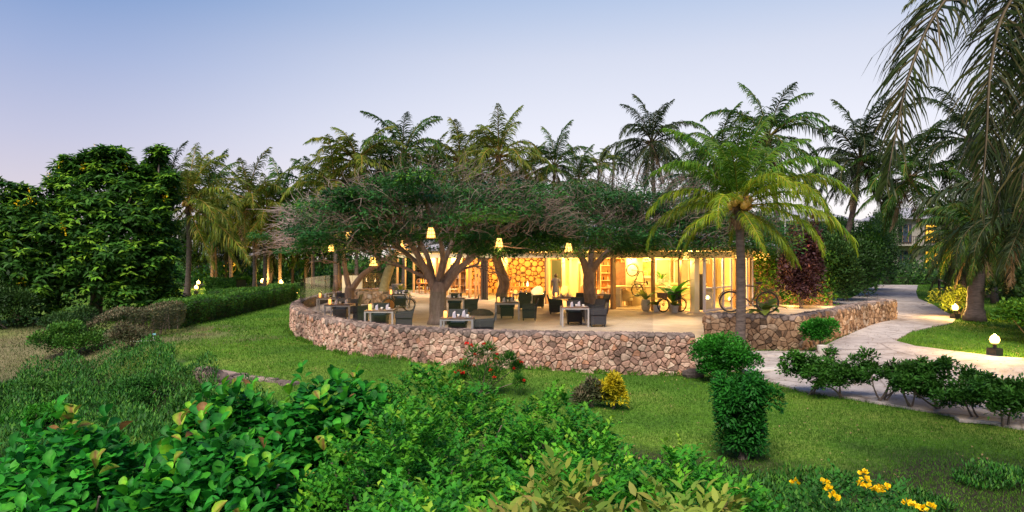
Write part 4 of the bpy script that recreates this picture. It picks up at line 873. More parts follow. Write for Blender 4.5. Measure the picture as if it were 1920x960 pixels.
# ---------------------------------------------------------------- palms
def frond_from(name, P, nl, lw, ll, hang, seed, petiole=.14, rr_=.012, updroop=.2, side_spread=1.0):
    """P (m,3) midrib points; returns mesh of midrib and leaflets"""
    g = np.random.default_rng(seed); P = np.asarray(P, float); m_ = len(P); seg = np.linalg.norm(np.diff(P, axis=0), axis=1); acc_ = np.concatenate([[0], np.cumsum(seg)]); Lt = acc_[-1]
    T = nrm(np.gradient(P, axis=0)); V = []; F3 = []; F4 = []
    up = np.array([0, 0, 1.0]); sd_ = np.cross(T, up); ln = np.linalg.norm(sd_, axis=1, keepdims=True)
    ref = np.array([0, -1.0, 0]) if ln.max() < 1e-3 else sd_[np.argmax(ln)] / ln.max()
    sd_ = np.where(ln < .25, ref * .25 + sd_, sd_); sd_ = nrm(sd_); un = nrm(np.cross(sd_, T))
    for k in range(3):
        a_ = 2 * math.pi * k / 3 + .5; w = (rr_ * Lt * (1 - np.linspace(0, 1, m_)) ** .6)[:, None] + .0012 * Lt; V.append(P + (sd_ * math.cos(a_) + un * math.sin(a_)) * w)
    V = [np.concatenate(V)]
    for i in range(m_ - 1):
        for k in range(3): F4.append((k * m_ + i, ((k + 1) % 3) * m_ + i, ((k + 1) % 3) * m_ + i + 1, k * m_ + i + 1))
    base = 3 * m_; rnd = [np.full(base, .93)]; F4 = [np.array(F4)]; F3 = []
    for s in (-1, 1):
        t_ = np.clip(np.linspace(petiole, .995, nl) + g.normal(0, .004, nl), 0, 1) ; q = t_ * Lt
        p = np.stack([np.interp(q, acc_, P[:, j]) for j in range(3)], 1); d = nrm(np.stack([np.interp(q, acc_, T[:, j]) for j in range(3)], 1)); sv = nrm(np.stack([np.interp(q, acc_, sd_[:, j]) for j in range(3)], 1)); u_ = nrm(np.cross(sv, d))
        tt = (t_ - petiole) / (1 - petiole); an = np.radians(28 + 38 * tt) + g.normal(0, .13, nl); l = ll * Lt * np.sin(np.pi * (.2 + .74 * tt)) ** .7 * (1 - .25 * tt) * g.uniform(.6, 1.1, nl)
        l = l[:, None]; d0 = nrm(s * sv * (np.cos(an) * side_spread)[:, None] + d * np.sin(an)[:, None] + u_ * (updroop + g.normal(0, .1, nl))[:, None])
        hg = np.array([0, 0, -1.0]) * (hang * g.uniform(.7, 1.3, nl))[:, None]; d1 = nrm(d0 + hg * .55); d2 = nrm(d1 + hg * .9)
        p1 = p + d0 * l * .4; p2 = p1 + d1 * l * .35; p3 = p2 + d2 * l * .28; w = lw * Lt * nrm(d * .9 + u_ * g.normal(0, .5, nl)[:, None])
        blk = np.stack([p - w * .35, p + w * .35, p1 - w * .6, p1 + w * .6, p2 - w * .42, p2 + w * .42, p3], 1).reshape(-1, 3); o_ = base + np.arange(nl) * 7
        F4 += [np.stack([o_, o_ + 1, o_ + 3, o_ + 2], 1), np.stack([o_ + 2, o_ + 3, o_ + 5, o_ + 4], 1)]; F3.append(np.stack([o_ + 4, o_ + 5, o_ + 6], 1))
        V.append(blk); rnd.append(np.repeat(np.clip(g.normal(.45, .2, nl), 0, .88), 7)); base += nl * 7
    return npmesh(name, np.concatenate(V), [np.concatenate(F4), np.concatenate(F3)], np.concatenate(rnd))
def frond_pts(th0, droop, n=20, sway=0.0):
    t_ = np.linspace(0, 1, n); th = np.maximum(th0 - droop * t_ ** 1.6, R(-86)); dx = np.cos(th); dz = np.sin(th); x = np.concatenate([[0], np.cumsum(dx[:-1])]) / (n - 1); z = np.concatenate([[0], np.cumsum(dz[:-1])]) / (n - 1)
    return np.stack([x, sway * t_ ** 2, z], 1)
BINS = [(84, 46), (70, 72), (54, 90), (38, 104), (20, 104), (0, 88), (-22, 62), (-48, 36), (-68, 16)]
FC = {}
def frond_mesh(b, var, lod, mname):
    key = (b, var, lod, mname)
    if key not in FC:
        nl, lw = {0: (64, .014), 1: (62, .0145), 2: (42, .02)}[lod]; th0, dr = BINS[b]; g = random.Random(b * 7 + var * 3)
        me = frond_from('frond', frond_pts(R(th0 + g.uniform(-6, 6)), R(dr * g.uniform(.8, 1.25)), 16, g.uniform(-.16, .16)), nl, lw * .92, .28, 1.1 + .5 * var, b * 10 + var, petiole=.16, updroop=.02)
        me.materials.append(M[mname]); FC[key] = me
    return FC[key]
def trunk_pts(a, b, n=9, bend=.4, seed=0):
    g = random.Random(seed); a, b = Vector(a), Vector(b); o_ = Vector((g.uniform(-1, 1), g.uniform(-1, 1), 0)) * bend
    return [a.lerp(b, i / (n - 1)) + o_ * math.sin(math.pi * i / (n - 1)) for i in range(n)]
def palm(label, u, v, D, L, mname, lod=1, nf=20, seed=0, base=None, tr=.16, lo=-70, hi=82, nuts=0, bend=.4, group='coconut palms round the restaurant', dead=0, name='coconut_palm'):
    g = random.Random(seed); top = Q(u, v, D)
    bx_, by_ = base if base else (top.x + g.uniform(-1, 1), top.y + g.uniform(-1, 1)); bz = H(bx_, by_)
    t = thing(name, label, 'palm tree', (bx_, by_, bz - .05), 0, group); tl = top - Vector((bx_, by_, bz - .05)); tp_ = trunk_pts((0, 0, 0), tl, 14, bend, seed)
    n_ = len(tp_); rad = [tr * (1.45 - .45 * min(1, i / 2.0)) * (1 - .25 * i / n_) * (1 + .04 * (i % 2)) for i in range(n_)]; MB().tube(tp_, rad, 9).build('trunk', M['palmbark'], t, smooth=True)
    hk = MB()
    for i in range(10):
        a_ = g.uniform(0, 6.28); hk.tube([tl + Vector((0, 0, -.35)), tl + Vector((math.cos(a_) * .2, math.sin(a_) * .2, -.05)), tl + Vector((math.cos(a_) * .32, math.sin(a_) * .32, .25))], [tr * .9, tr * .5, .02], 5)
    hk.build('leaf_sheaths', M['husk'], t)
    nf = int(nf * 1.35)
    for i in range(nf):
        f = i / max(nf - 1, 1); th = hi + (lo - hi) * f ** .9 + g.uniform(-8, 8); b = min(range(len(BINS)), key=lambda k: abs(BINS[k][0] - th)); az = i * 2.39996 + g.uniform(-.25, .25)
        if f > .9 and (i + seed) % 2: b = len(BINS) - 1
        o = obj('frond', frond_mesh(b, g.randrange(2), lod, 'f_palmdead' if f > .95 and lod < 2 else mname), None, t); o.location = tl; l = 1.12 * L * g.uniform(.85, 1.1) * (.8 + .2 * math.sin(math.pi * min(1, f + .25)))
        o.scale = (l, l, l); o.rotation_euler = (g.uniform(-.12, .12), 0, az)
    for k in range(nuts):
        a_ = g.uniform(0, 6.28); c = MB().lathe([(.02, -.12), (.09, -.08), (.115, 0), (.09, .09), (.02, .13)], 10, (0, 0, 0)).build('coconut', M['coconut'], t, smooth=True); c.location = tl + Vector((math.cos(a_) * .3, math.sin(a_) * .3, -.12 + g.uniform(-.1, .12)))
    return t
palm('palm with pale gold crown directly right of the golden left palm', 468, 372, 58, 4.6, 'f_palmgold_uplit', 1, 22, 5)
for q_, (u_, v_, d_, l_, m_, lb_) in enumerate(((612, 392, 56, 3.8, 'f_palm', 'low olive palm just above the dead branches'), (715, 322, 60, 4.0, 'f_palm', 'palm filling the gap between the first two of the row'), (900, 325, 62, 3.8, 'f_palm', 'low palm tucked between the third and broadest of the row'), (990, 332, 60, 3.8, 'f_palmgold_uplit', 'low gold palm right beside the broadest of the row'), (1085, 345, 60, 3.6, 'f_palm', 'low palm between the fifth of the row and the tiny pair'), (500, 402, 58, 4.0, 'f_palmgold_uplit', 'low gold palm behind the hedge lamps'), (395, 360, 64, 4.2, 'f_palm', 'green palm rising behind the golden left palm'), (1300, 330, 56, 3.6, 'f_palmdark', 'low dark palm between the tallest and the lime one'))): palm(lb_, u_, v_, d_, l_, m_, 1, 20, 70 + q_)
palm('dark low palm wedged between the two left gold crowns', 415, 410, 62, 4.2, 'f_palm', 2, 20, 6)
palm('thin topped palm rising behind the leftmost broad tree', 322, 340, 60, 3.4, 'f_palmdark', 2, 12, 7, lo=0)
palm('dark green palm right of the pale gold crown', 530, 385, 60, 4.4, 'f_palm', 2, 22, 8)
palm('grey tipped palm left of the bare dead tree', 590, 362, 61, 4.4, 'f_palm', 2, 22, 9)
palm('palm low behind the dead branches, olive fronds', 628, 350, 55, 4.4, 'f_palmgold_uplit', 2, 20, 10)
palm('palm with one tall golden spear frond, first of the row above the shade tree', 670, 305, 56, 4.4, 'f_palmgold_uplit', 1, 22, 11)
palm('second palm of the row above the shade tree, wide grey green crown', 757, 292, 58, 4.8, 'f_palm', 1, 24, 12)
palm('small palm between the second and third of the row', 812, 322, 62, 3.4, 'f_palmgold_uplit', 2, 18, 13)
palm('third palm of the row, olive crown above the middle of the shade tree', 862, 300, 60, 4.6, 'f_palmgold_uplit', 1, 22, 14)
palm('fourth palm of the row, broadest golden crown', 935, 293, 56, 4.6, 'f_palmgold_uplit', 1, 24, 15)
palm('fifth palm of the row, small crown standing alone right of the broad one', 1040, 312, 60, 3.9, 'f_palm', 1, 18, 16, lo=-30)
palm('tiny far palm, left of the pair before the tallest palm', 1122, 312, 85, 3.2, 'f_palmgold_uplit', 2, 14, 17, lo=-20)
palm('tiny far palm, right of the pair before the tallest palm', 1152, 306, 88, 3.2, 'f_palm', 2, 14, 18, lo=-20)
palm('tallest palm with spiky dark crown standing clear against the sky', 1222, 268, 50, 3.9, 'f_palmdark', 1, 24, 19, tr=.18, hi=85)
palm('tall palm whose crown shows right behind the near lime palm', 1440, 258, 44, 4.3, 'f_palm', 1, 24, 20, tr=.18)
palm('palm behind the near lime palm, lower left of the taller one', 1352, 288, 48, 3.4, 'f_palm', 1, 18, 21)
palm('dark palm with upright shaggy crown right of the near lime palm', 1612, 300, 44, 4.2, 'f_palmdark', 1, 26, 22, base=(20.2, 44.5), tr=.2)
palm('dark palm farther right, fronds cut by the hanging near fronds', 1820, 262, 40, 4.4, 'f_palmdark', 1, 22, 23, base=(27.6, 39))
palm('olive palm low between the dark palms', 1705, 335, 42, 4., 'f_palm', 1, 22, 24, base=(30.5, 42.5))
palm('small palm against the bright horizon left of the shaggy dark palm', 1520, 340, 70, 2.8, 'f_palm', 2, 16, 25)
palm('dark low fan of palm fronds beside the handrail', 1800, 480, 34, 2.3, 'f_palmdark', 1, 26, 26, tr=.24, name='cycad_palm', bend=.1)
palm('dark green palm clump above the handrail with blue green tips', 1790, 430, 38, 2.6, 'f_palmdark', 1, 24, 27, tr=.24, name='cycad_palm', bend=.1)
palm('thick trunk palm with drooping skirt at the right, before the lit lodge', 1838, 440, 30, 3.0, 'f_palm', 1, 28, 28, tr=.34, name='cycad_palm', bend=.1)
palm('dark palm with drooping crown at the right edge', 1925, 400, 24, 3.4, 'f_palmdark', 1, 24, 29, tr=.2)
for i, (u, D, lb) in enumerate(((400, 66, 'leftmost'), (432, 70, 'second'), (505, 64, 'third, thickest'), (522, 70, 'fourth'), (552, 66, 'fifth'), (585, 64, 'rightmost'))):
    palm('%s of the slim pale trunked palms standing in the dark behind the lawn lamps' % lb, u, 425 + (i % 3) * 12, D, 4.0, 'f_palmdark', 2, 16, 40 + i, tr=.14, group='slim palms behind the lawn lamps')
# two closest whole palms, every frond shaped on its own
def hero_palm(label, top, base, tr, fronds, mlow, mup, L0, seed, nuts, nl, lw):
    g = random.Random(seed); bx_, by_ = base; bz = H(bx_, by_)
    t = thing('coconut_palm', label, 'palm tree', (bx_, by_, bz - .05), 0, 'coconut palms round the restaurant'); tl = top - Vector((bx_, by_, bz - .05))
    tp_ = trunk_pts((0, 0, 0), tl, 26, .1, 2); MB().tube(tp_, [tr * (1.4 - .4 * min(1, i / 4.)) * (1 - .3 * i / 26) * (1 + .06 * (i % 2)) for i in range(26)], 12).build('trunk', M['palmbark'], t, smooth=True)
    hk = MB()
    for i in range(34):
        a_ = g.uniform(0, 6.28); z_ = g.uniform(-.6, .25); r_ = g.uniform(.2, .42); hk.tube([tl + Vector((math.cos(a_) * .1, math.sin(a_) * .1, z_ - .1)), tl + Vector((math.cos(a_) * r_ * .7, math.sin(a_) * r_ * .7, z_ + .08)), tl + Vector((math.cos(a_) * r_, math.sin(a_) * r_, z_ - g.uniform(-.1, .25)))], [.07, .05, .015], 4)
    hk.build('leaf_sheaths', M['husk'], t)
    for az, th, dr, L in fronds:
        P = frond_pts(R(th + 4), R(dr * 1.2), 22, g.uniform(-.14, .14)) * L * L0; me = frond_from('frond', P, nl, lw, .25, 1.6, int(az) + int(th) + 400, petiole=.15, rr_=.007, updroop=.05); me.materials.append(M[mlow if th < 42 else mup]); o = obj('frond', me, None, t); o.location = tl; o.rotation_euler = (g.uniform(-.15, .15), 0, R(az))
    for k in range(nuts):
        a_ = R(200 + k * 27); c = MB().lathe([(.02, -.13), (.1, -.08), (.12, 0), (.09, .1), (.02, .14)], 10, (0, 0, 0)).build('coconut', M['coconut'], t, smooth=True); c.location = tl + Vector((math.cos(a_) * .3, math.sin(a_) * .3, .02 + .09 * (k % 3)))
FR1 = [(178, 26, 88, 3.4), (168, 8, 85, 3.5), (196, -12, 62, 2.5), (4, 22, 92, 3.9), (-8, 4, 70, 4.1), (12, -28, 40, 2.9), (-30, -38, 30, 2.6), (150, 52, 78, 3.5), (205, 48, 75, 3.4), (110, 72, 50, 3.3), (60, 64, 62, 3.5), (30, 46, 80, 3.6), (-25, 52, 85, 3.5), (250, 62, 75, 3.2), (285, 40, 95, 3.2), (235, 18, 90, 3.), (310, 30, 90, 3.3), (90, 30, 85, 3.2), (130, 20, 80, 3.1), (70, 5, 80, 3.), (262, 84, 45, 3.0), (20, 80, 38, 3.3), (330, -5, 70, 3.1), (270, -30, 40, 2.2), (140, -20, 60, 2.5), (345, 36, 82, 3.8), (170, 66, 52, 3.5), (10, 62, 58, 3.6)]
hero_palm('bright lime green palm rising in front of the corner wall, nearest whole palm', Q(1385, 388, 20.6), (6.9, 20.7), .155, FR1, 'f_palmlime', 'f_palmmid', .97, 5, 7, 120, .008)
FR2 = [(-20, -30, 22, 1.75), (5, -48, 18, 1.5), (-40, -62, 12, 1.3), (175, -58, 14, 1.2), (8, 18, 95, 1.25), (-12, 36, 90, 1.3), (20, 52, 80, 1.3), (60, 74, 40, 1.3), (120, 80, 35, 1.35), (165, 60, 55, 1.25), (185, 36, 85, 1.15), (200, 10, 80, 1.1), (230, 50, 85, 1.2), (260, 28, 90, 1.2), (290, 55, 80, 1.2), (315, 12, 90, 1.3), (340, 0, 70, 1.3), (80, 40, 85, 1.2), (140, 30, 85, 1.1), (250, -20, 60, 1.), (0, 70, 60, 1.3), (215, -30, 40, 1.)]
hero_palm('leaning golden palm with long hanging fronds at the left, its trunk by two globe lamps', Q(352, 385, 50), ((350 - CU) * 51 / F, 51), .2, FR2, 'f_palmgold_uplit', 'f_palmgold_uplit', 4.0, 6, 4, 74, .012)
# near palm at the right edge: only its hanging fronds reach into view
t = thing('coconut_palm', 'close palm outside the right edge, its huge dark fronds hanging into the sky', 'palm tree', (8.4, 9.4, H(8.4, 9.4)), 0, 'coconut palms round the restaurant'); r0 = Vector((8.4, 9.4, H(8.4, 9.4)))
crown = Q(2075, -70, 9.2); MB().tube(trunk_pts((0, 0, 0), crown - r0, 14, .1, 1), [.22 - .005 * i for i in range(14)], 10).build('trunk', M['palmbark'], t, smooth=True)
def qcurve(pp, n=26):
    P = smooth3([Q(*p) for p in pp], n); return np.array([tuple(p - r0) for p in P])
def smooth3(P, n):
    P = [Vector(p) for p in P]; o_ = []; m_ = len(P) - 1
    for j in range(n):
        x = j / (n - 1) * m_; i = min(int(x), m_ - 1); t_ = x - i; p0, p1, p2, p3 = P[max(i - 1, 0)], P[i], P[i + 1], P[min(i + 2, m_)]
        o_.append(.5 * ((2 * p1) + (p2 - p0) * t_ + (2 * p0 - 5 * p1 + 4 * p2 - p3) * t_ ** 2 + (-p0 + 3 * p1 - 3 * p2 + p3) * t_ ** 3))
    return o_
for k, (pp, hang, ll) in enumerate((
    ([(2075, -70, 9.2), (1940, -110, 9), (1830, -60, 8.8), (1752, 30, 8.6), (1705, 140, 8.4), (1678, 260, 8.3), (1662, 350, 8.25)], .75, .2),
    ([(2075, -70, 9.2), (1960, -60, 8.7), (1885, 20, 8.3), (1858, 130, 8.1), (1850, 260, 8.0), (1838, 400, 8.0)], 1.1, .2),
    ([(2075, -70, 9.2), (2000, -30, 8.4), (1950, 80, 8.0), (1928, 220, 7.8), (1915, 380, 7.7)], 1.2, .22),
    ([(2075, -70, 9.2), (1980, -120, 10), (1890, -90, 10.4), (1820, -10, 10.6), (1790, 70, 10.7)], .9, .2),
    ([(2075, -70, 9.2), (1990, -60, 8.9), (1930, 10, 8.7), (1895, 130, 8.6), (1880, 280, 8.5), (1872, 400, 8.5)], 1.2, .22),
    ([(2075, -70, 9.2), (2020, -20, 8.2), (1975, 120, 7.8), (1950, 300, 7.6), (1945, 460, 7.6)], 1.1, .22),
    ([(2075, -70, 9.2), (2040, 60, 8.8), (1985, 220, 8.4), (1960, 400, 8.2)], 1.0, .22),
    ([(2075, -70, 9.2), (2010, -160, 9.8), (1930, -190, 10.2), (1850, -120, 10.6), (1700, 10, 11)], .6, .18),
    ([(2075, -70, 9.2), (2150, -190, 9), (2250, -150, 9), (2330, 0, 9)], .7, .2), ([(2075, -70, 9.2), (2100, -200, 8), (2130, -260, 7), (2150, -200, 6)], .7, .2), ([(2075, -70, 9.2), (2120, -170, 10.5), (2180, -160, 12), (2230, 0, 13)], .7, .2))):
    me = frond_from('frond', qcurve(pp), 170, .0062, ll * 1.1, hang * 1.2, 900 + k, petiole=.1, rr_=.005, updroop=.05); me.materials.append(M['f_nearpalm']); obj('frond', me, None, t)

# ---------------------------------------------------------------- trees with limbs
def grow(mb, p, d, L, r, lvl, tips, g, zt, out, sides=6, wob=.28, twigmb=None):
    n_ = 5; pts_ = [p.copy()]; rad = [r]
    for i in range(n_):
        d = (d + Vector((g.gauss(0, wob), g.gauss(0, wob), g.gauss(0, wob * .7)))).normalized()
        if p.z > zt: d.z *= .3; d.normalize()
        d = (d + out * .12).normalized(); p = p + d * L / n_; pts_.append(p.copy()); rad.append(r * (1 - .42 * (i + 1) / n_))
    (mb if r > .02 or twigmb is None else twigmb).tube(pts_, rad, sides if r > .05 else (4 if r > .02 else 3), cap=False); tips.append((pts_[-1], d, lvl))
    if lvl > 0:
        for k in range(g.choice((2, 3, 3))):
            q = pts_[g.randrange(2, n_ + 1)]; ax = Vector((g.gauss(0, 1), g.gauss(0, 1), g.gauss(0, .5))).normalized(); nd = (d + ax * .9).normalized()
            grow(mb, q.copy(), nd, L * g.uniform(.6, .85), r * .52, lvl - 1, tips, g, zt, out, sides, wob, twigmb)
def pads(centers, rad, thick, n, L, W, g, droop=.15):
    """flat sprays of small leaflets round each centre"""
    c = np.repeat(np.array(centers), n, 0); m_ = len(c); a_ = g.random(m_) * 2 * np.pi; rr_ = np.sqrt(g.random(m_)) * np.repeat(np.array(rad), n)
    P = c + np.stack([np.cos(a_) * rr_, np.sin(a_) * rr_, g.normal(0, 1, m_) * np.repeat(np.array(thick), n) - droop * rr_ ** 2], 1)
    D = nrm(np.stack([np.cos(a_) + g.normal(0, .7, m_), np.sin(a_) + g.normal(0, .7, m_), g.normal(-.15, .35, m_)], 1)); N = nrm(np.stack([g.normal(0, .35, m_), g.normal(0, .35, m_), np.ones(m_)], 1))
    return P, D, N, L * g.uniform(.6, 1.3, m_), W * g.uniform(.7, 1.3, m_)
def shade_tree(label, base, limbs, r0_, zt, dome, npads, seed, bark='bark', lvl=3, pad_n=300, twigs=400, hole=.5, low=(.0, 1.0), twigmat='twig_brown', rnd_hi=.0, crown=True, extra=(), tipn=90):
    """base Vector; limbs: list of (list of world points, start radius); dome: (cx,cy,cz,rx,ry,rz)"""
    g = random.Random(seed); ng = np.random.default_rng(seed); t = thing('shade_tree', label, 'tree', base); B = Vector(base); tips = []; tw = MB()
    tk = MB(); tp_ = [p - B for p in limbs[0][0]]; tk.tube(smooth3(tp_, 12), list(np.interp(np.linspace(0, 1, 12), [0, .15, .7, 1], [r0_ * 1.35, r0_, r0_ * .92, r0_ * .8])), 14); tk.build('trunk', M[bark], t, smooth=True)
    for pts_, r_ in limbs[1:]:
        lm = MB(); P = smooth3([p - B for p in pts_], 14); lm.tube(P, [r_ * .78 * (1 - .65 * i / 13) for i in range(14)], 9, cap=False)
        out_ = (P[-1] - P[0]); out_.z = 0; out_ = out_.normalized() if out_.length > .1 else Vector((0, 0, 1))
        for k in range(6):
            i = 5 + int(k * 1.6); i = min(i, 13); d_ = (P[i] - P[i - 1]).normalized(); ax = Vector((g.gauss(0, 1), g.gauss(0, 1), g.gauss(.3, .5))).normalized()
            grow(lm, P[i].copy(), (d_ + ax * .7).normalized(), g.uniform(.75, 1.15), r_ * .33, lvl - 1, tips, g, zt - B.z, out_, 6, .2, tw)
        lm.build('limb', M[bark], t, smooth=True)
    cx_, cy_, cz_, rx_, ry_, rz_ = dome
    for k in range(twigs):       # fine bare twigs inside the crown
        a_ = g.uniform(0, 6.28); q = math.sqrt(g.random()) * .95; h_ = g.uniform(*low); p = Vector((cx_ + math.cos(a_) * rx_ * q, cy_ + math.sin(a_) * ry_ * q, cz_ + rz_ * h_ * math.sqrt(max(0, 1 - q * q)))) - B
        d_ = Vector((math.cos(a_) * g.uniform(.2, 1), math.sin(a_) * g.uniform(.2, 1), g.uniform(-.2, .9))).normalized(); pp = [p]
        for i in range(5): d_ = (d_ + Vector((g.gauss(0, .3), g.gauss(0, .3), g.gauss(0, .25)))).normalized(); pp.append(pp[-1] + d_ * g.uniform(.1, .26))
        tw.tube(pp, [.016, .013, .011, .008, .006, .003], 3, cap=False)
    tag(tw.build('twigs', M[twigmat], t), kind='stuff')
    if crown:
        C, rd, th = [], [], []
        for k in range(npads):
            a_ = g.uniform(0, 6.28); q = math.sqrt(g.uniform(hole * hole * (k % 2), 1)); h_ = g.uniform(*low) if q > .55 else g.uniform(.5, 1.0)
            zz = cz_ + rz_ * h_ * math.sqrt(max(0.05, 1 - q * q * .8)); C.append((cx_ + math.cos(a_) * rx_ * q - B.x, cy_ + math.sin(a_) * ry_ * q - B.y, zz - B.z)); rd.append(g.uniform(.6, 1.5)); th.append(g.uniform(.05, .14))
        tl_ = [q for q in tips if q[2] == 0 and q[0].z + B.z > 3.35]; g.shuffle(tl_)
        for q in tl_[:tipn]: C.append(tuple(q[0])); rd.append(g.uniform(.4, .75)); th.append(.09)
        for p_, r_ in extra: C.append(tuple(p_ - B)); rd.append(r_); th.append(.16)
        npads = len(C); P, D, N, L, W = pads(C, rd, th, pad_n, .17, .06, ng); rv = np.repeat(np.clip(ng.normal(.4, .32, npads), 0, 1), pad_n) * .65 + ng.random(len(P)) * .3 + rnd_hi
        tag(obj('crown', leafmesh('crown', P, D, N, L, W, 'quad', rv), M['f_feather'], t))
    return t
def QL(pts_, D0, D1):
    n_ = len(pts_) - 1; return [Q(u, v, D0 + (D1 - D0) * i / n_) for i, (u, v) in enumerate(pts_)]
D1 = 26.4; b0 = Vector(((822 - CU) * D1 / F, D1, ZF))
shade_tree('big shade tree on the terrace with many spreading limbs, its pale trunk before the wall', b0,
    [([b0, Q(821, 570, D1), Q(822, 545, D1), Q(824, 528, D1)], .34),
     (QL([(816, 548), (800, 510), (778, 470), (748, 425), (715, 398)], D1, 25.2), .2), (QL([(806, 524), (776, 510), (745, 496), (700, 478), (655, 462)], D1, 24.4), .1),
     (QL([(824, 535), (832, 495), (850, 450), (868, 405), (880, 375)], D1, 27), .17), (QL([(832, 540), (855, 508), (888, 482), (915, 450), (945, 428)], D1, 24.8), .19),
     (QL([(836, 545), (862, 508), (893, 497), (898, 482), (890, 470)], D1, 25.3), .09), (QL([(815, 535), (803, 485), (786, 445), (790, 400), (778, 368)], D1, 28), .15), (QL([(828, 530), (858, 490), (872, 450), (910, 400), (950, 375)], D1, 29.5), .17),
     (QL([(818, 540), (790, 500), (740, 460), (690, 430), (640, 420)], D1, 28.5), .16), (QL([(820, 530), (830, 480), (820, 430), (800, 390), (810, 360)], D1, 23.6), .14)],
    .34, 5.7, (-2.6, 26.6, 3.95, 5.2, 4.4, 2.95), 78, 3, twigs=1650, hole=.5, low=(.05, 1.0), extra=[(Q(u_ + random.uniform(-9, 9), v_ + random.uniform(-8, 8), random.uniform(24.6, 27)), .9) for u_, v_ in [(690, 440), (705, 462), (730, 450), (660, 448), (675, 470), (715, 478), (640, 462), (770, 440), (900, 440), (960, 455), (985, 462), (1000, 450), (690, 420), (720, 400), (760, 380), (700, 385), (930, 400), (970, 390), (1000, 410)]])
D2 = 31.; b2 = Vector(((1107 - CU) * D2 / F, D2, ZF))
shade_tree('second shade tree with dark forked trunk right of the standing person', b2,
    [([b2, Q(1106, 555, D2), Q(1104, 525, D2), Q(1107, 500, D2)], .29),
     (QL([(1100, 515), (1092, 488), (1078, 465), (1060, 440), (1030, 410)], D2, 29.5), .2), (QL([(1110, 510), (1125, 488), (1150, 470), (1190, 450), (1240, 430)], D2, 28.8), .19), (QL([(1106, 505), (1110, 470), (1120, 430), (1140, 390)], D2, 32.5), .18),
     (QL([(1110, 505), (1140, 470), (1190, 430), (1260, 400)], D2, 32), .16), (QL([(1102, 505), (1080, 460), (1040, 430), (990, 420)], D2, 32), .16)],
    .29, 5.9, (5.6, 30.2, 3.75, 6.1, 4.0, 3.3), 88, 4, twigs=1900, hole=.5, low=(.02, 1.0), rnd_hi=.05, extra=[(Q(u_, v_ + 5 * math.sin(u_ * .05), d_), 1.0) for u_, v_, d_ in [(u0 + random.uniform(-8, 8), v0 + random.uniform(-6, 6), 27.6 + random.uniform(-.8, 1.5)) for u0 in range(975, 1470, 24) for v0 in (428, 446, 459)]])
D3 = 32.; b3 = Vector(((656 - CU) * D3 / F, D3, ZF))
shade_tree('half dead tree with a forked bare trunk and a mass of pinkish grey branches', b3,
    [([b3, Q(656, 565, D3), Q(655, 545, D3), Q(657, 535, D3)], .24), (QL([(656, 545), (649, 515), (645, 490), (640, 465), (635, 440)], D3, 31.5), .19), (QL([(658, 545), (680, 515), (710, 495), (735, 478), (760, 460)], D3, 31), .2),
     (QL([(645, 480), (625, 455), (600, 450), (570, 455), (545, 468)], 31.5, 29.5), .08), (QL([(643, 475), (630, 430), (600, 405), (575, 395), (560, 400)], 31.5, 30), .08), (QL([(642, 470), (650, 425), (655, 395), (640, 375), (615, 380)], 31.5, 31), .08), (QL([(642, 475), (615, 440), (590, 425), (560, 425), (530, 440)], 31.5, 30), .07), (QL([(645, 470), (670, 430), (690, 400), (700, 380)], 31.5, 32), .08)],
    .24, 5.2, (-8.2, 30.4, 3.5, 2.0, 1.9, 2.5), 12, 5, bark='bark', twigs=900, twigmat='twig', low=(.05, 1), hole=.8, tipn=6)
D4 = 38.; b4 = Vector(((718 - CU) * D4 / F, D4, ZF + .4))
shade_tree('leaning tree trunk lit lime yellow behind the low planter wall', b4,
    [([b4, Q(722, 530, D4), Q(730, 505, D4), Q(740, 480, D4)], .27), (QL([(738, 490), (748, 460), (760, 430)], D4, 38), .16), (QL([(738, 490), (725, 455), (700, 430)], D4, 38), .14)],
    .27, 5.6, (-6.6, 38, 4.2, 3.2, 3, 2.2), 50, 6, bark='bark_lamplit', twigs=150, tipn=40)
D5 = 31.4; b5 = Vector(((944 - CU) * D5 / F, D5, ZF))
shade_tree('wavy bare trunk standing between the two big shade trees', b5,
    [([b5, Q(940, 555, D5), Q(946, 530, D5), Q(937, 505, D5), Q(930, 480, D5)], .26), (QL([(931, 488), (922, 465), (905, 440)], D5, 31), .16), (QL([(931, 488), (945, 460), (960, 430)], D5, 32), .16)],
    .26, 5.6, (-.6, 32.5, 4.3, 3.6, 2.8, 2.3), 60, 7, twigs=260, low=(.05, 1))
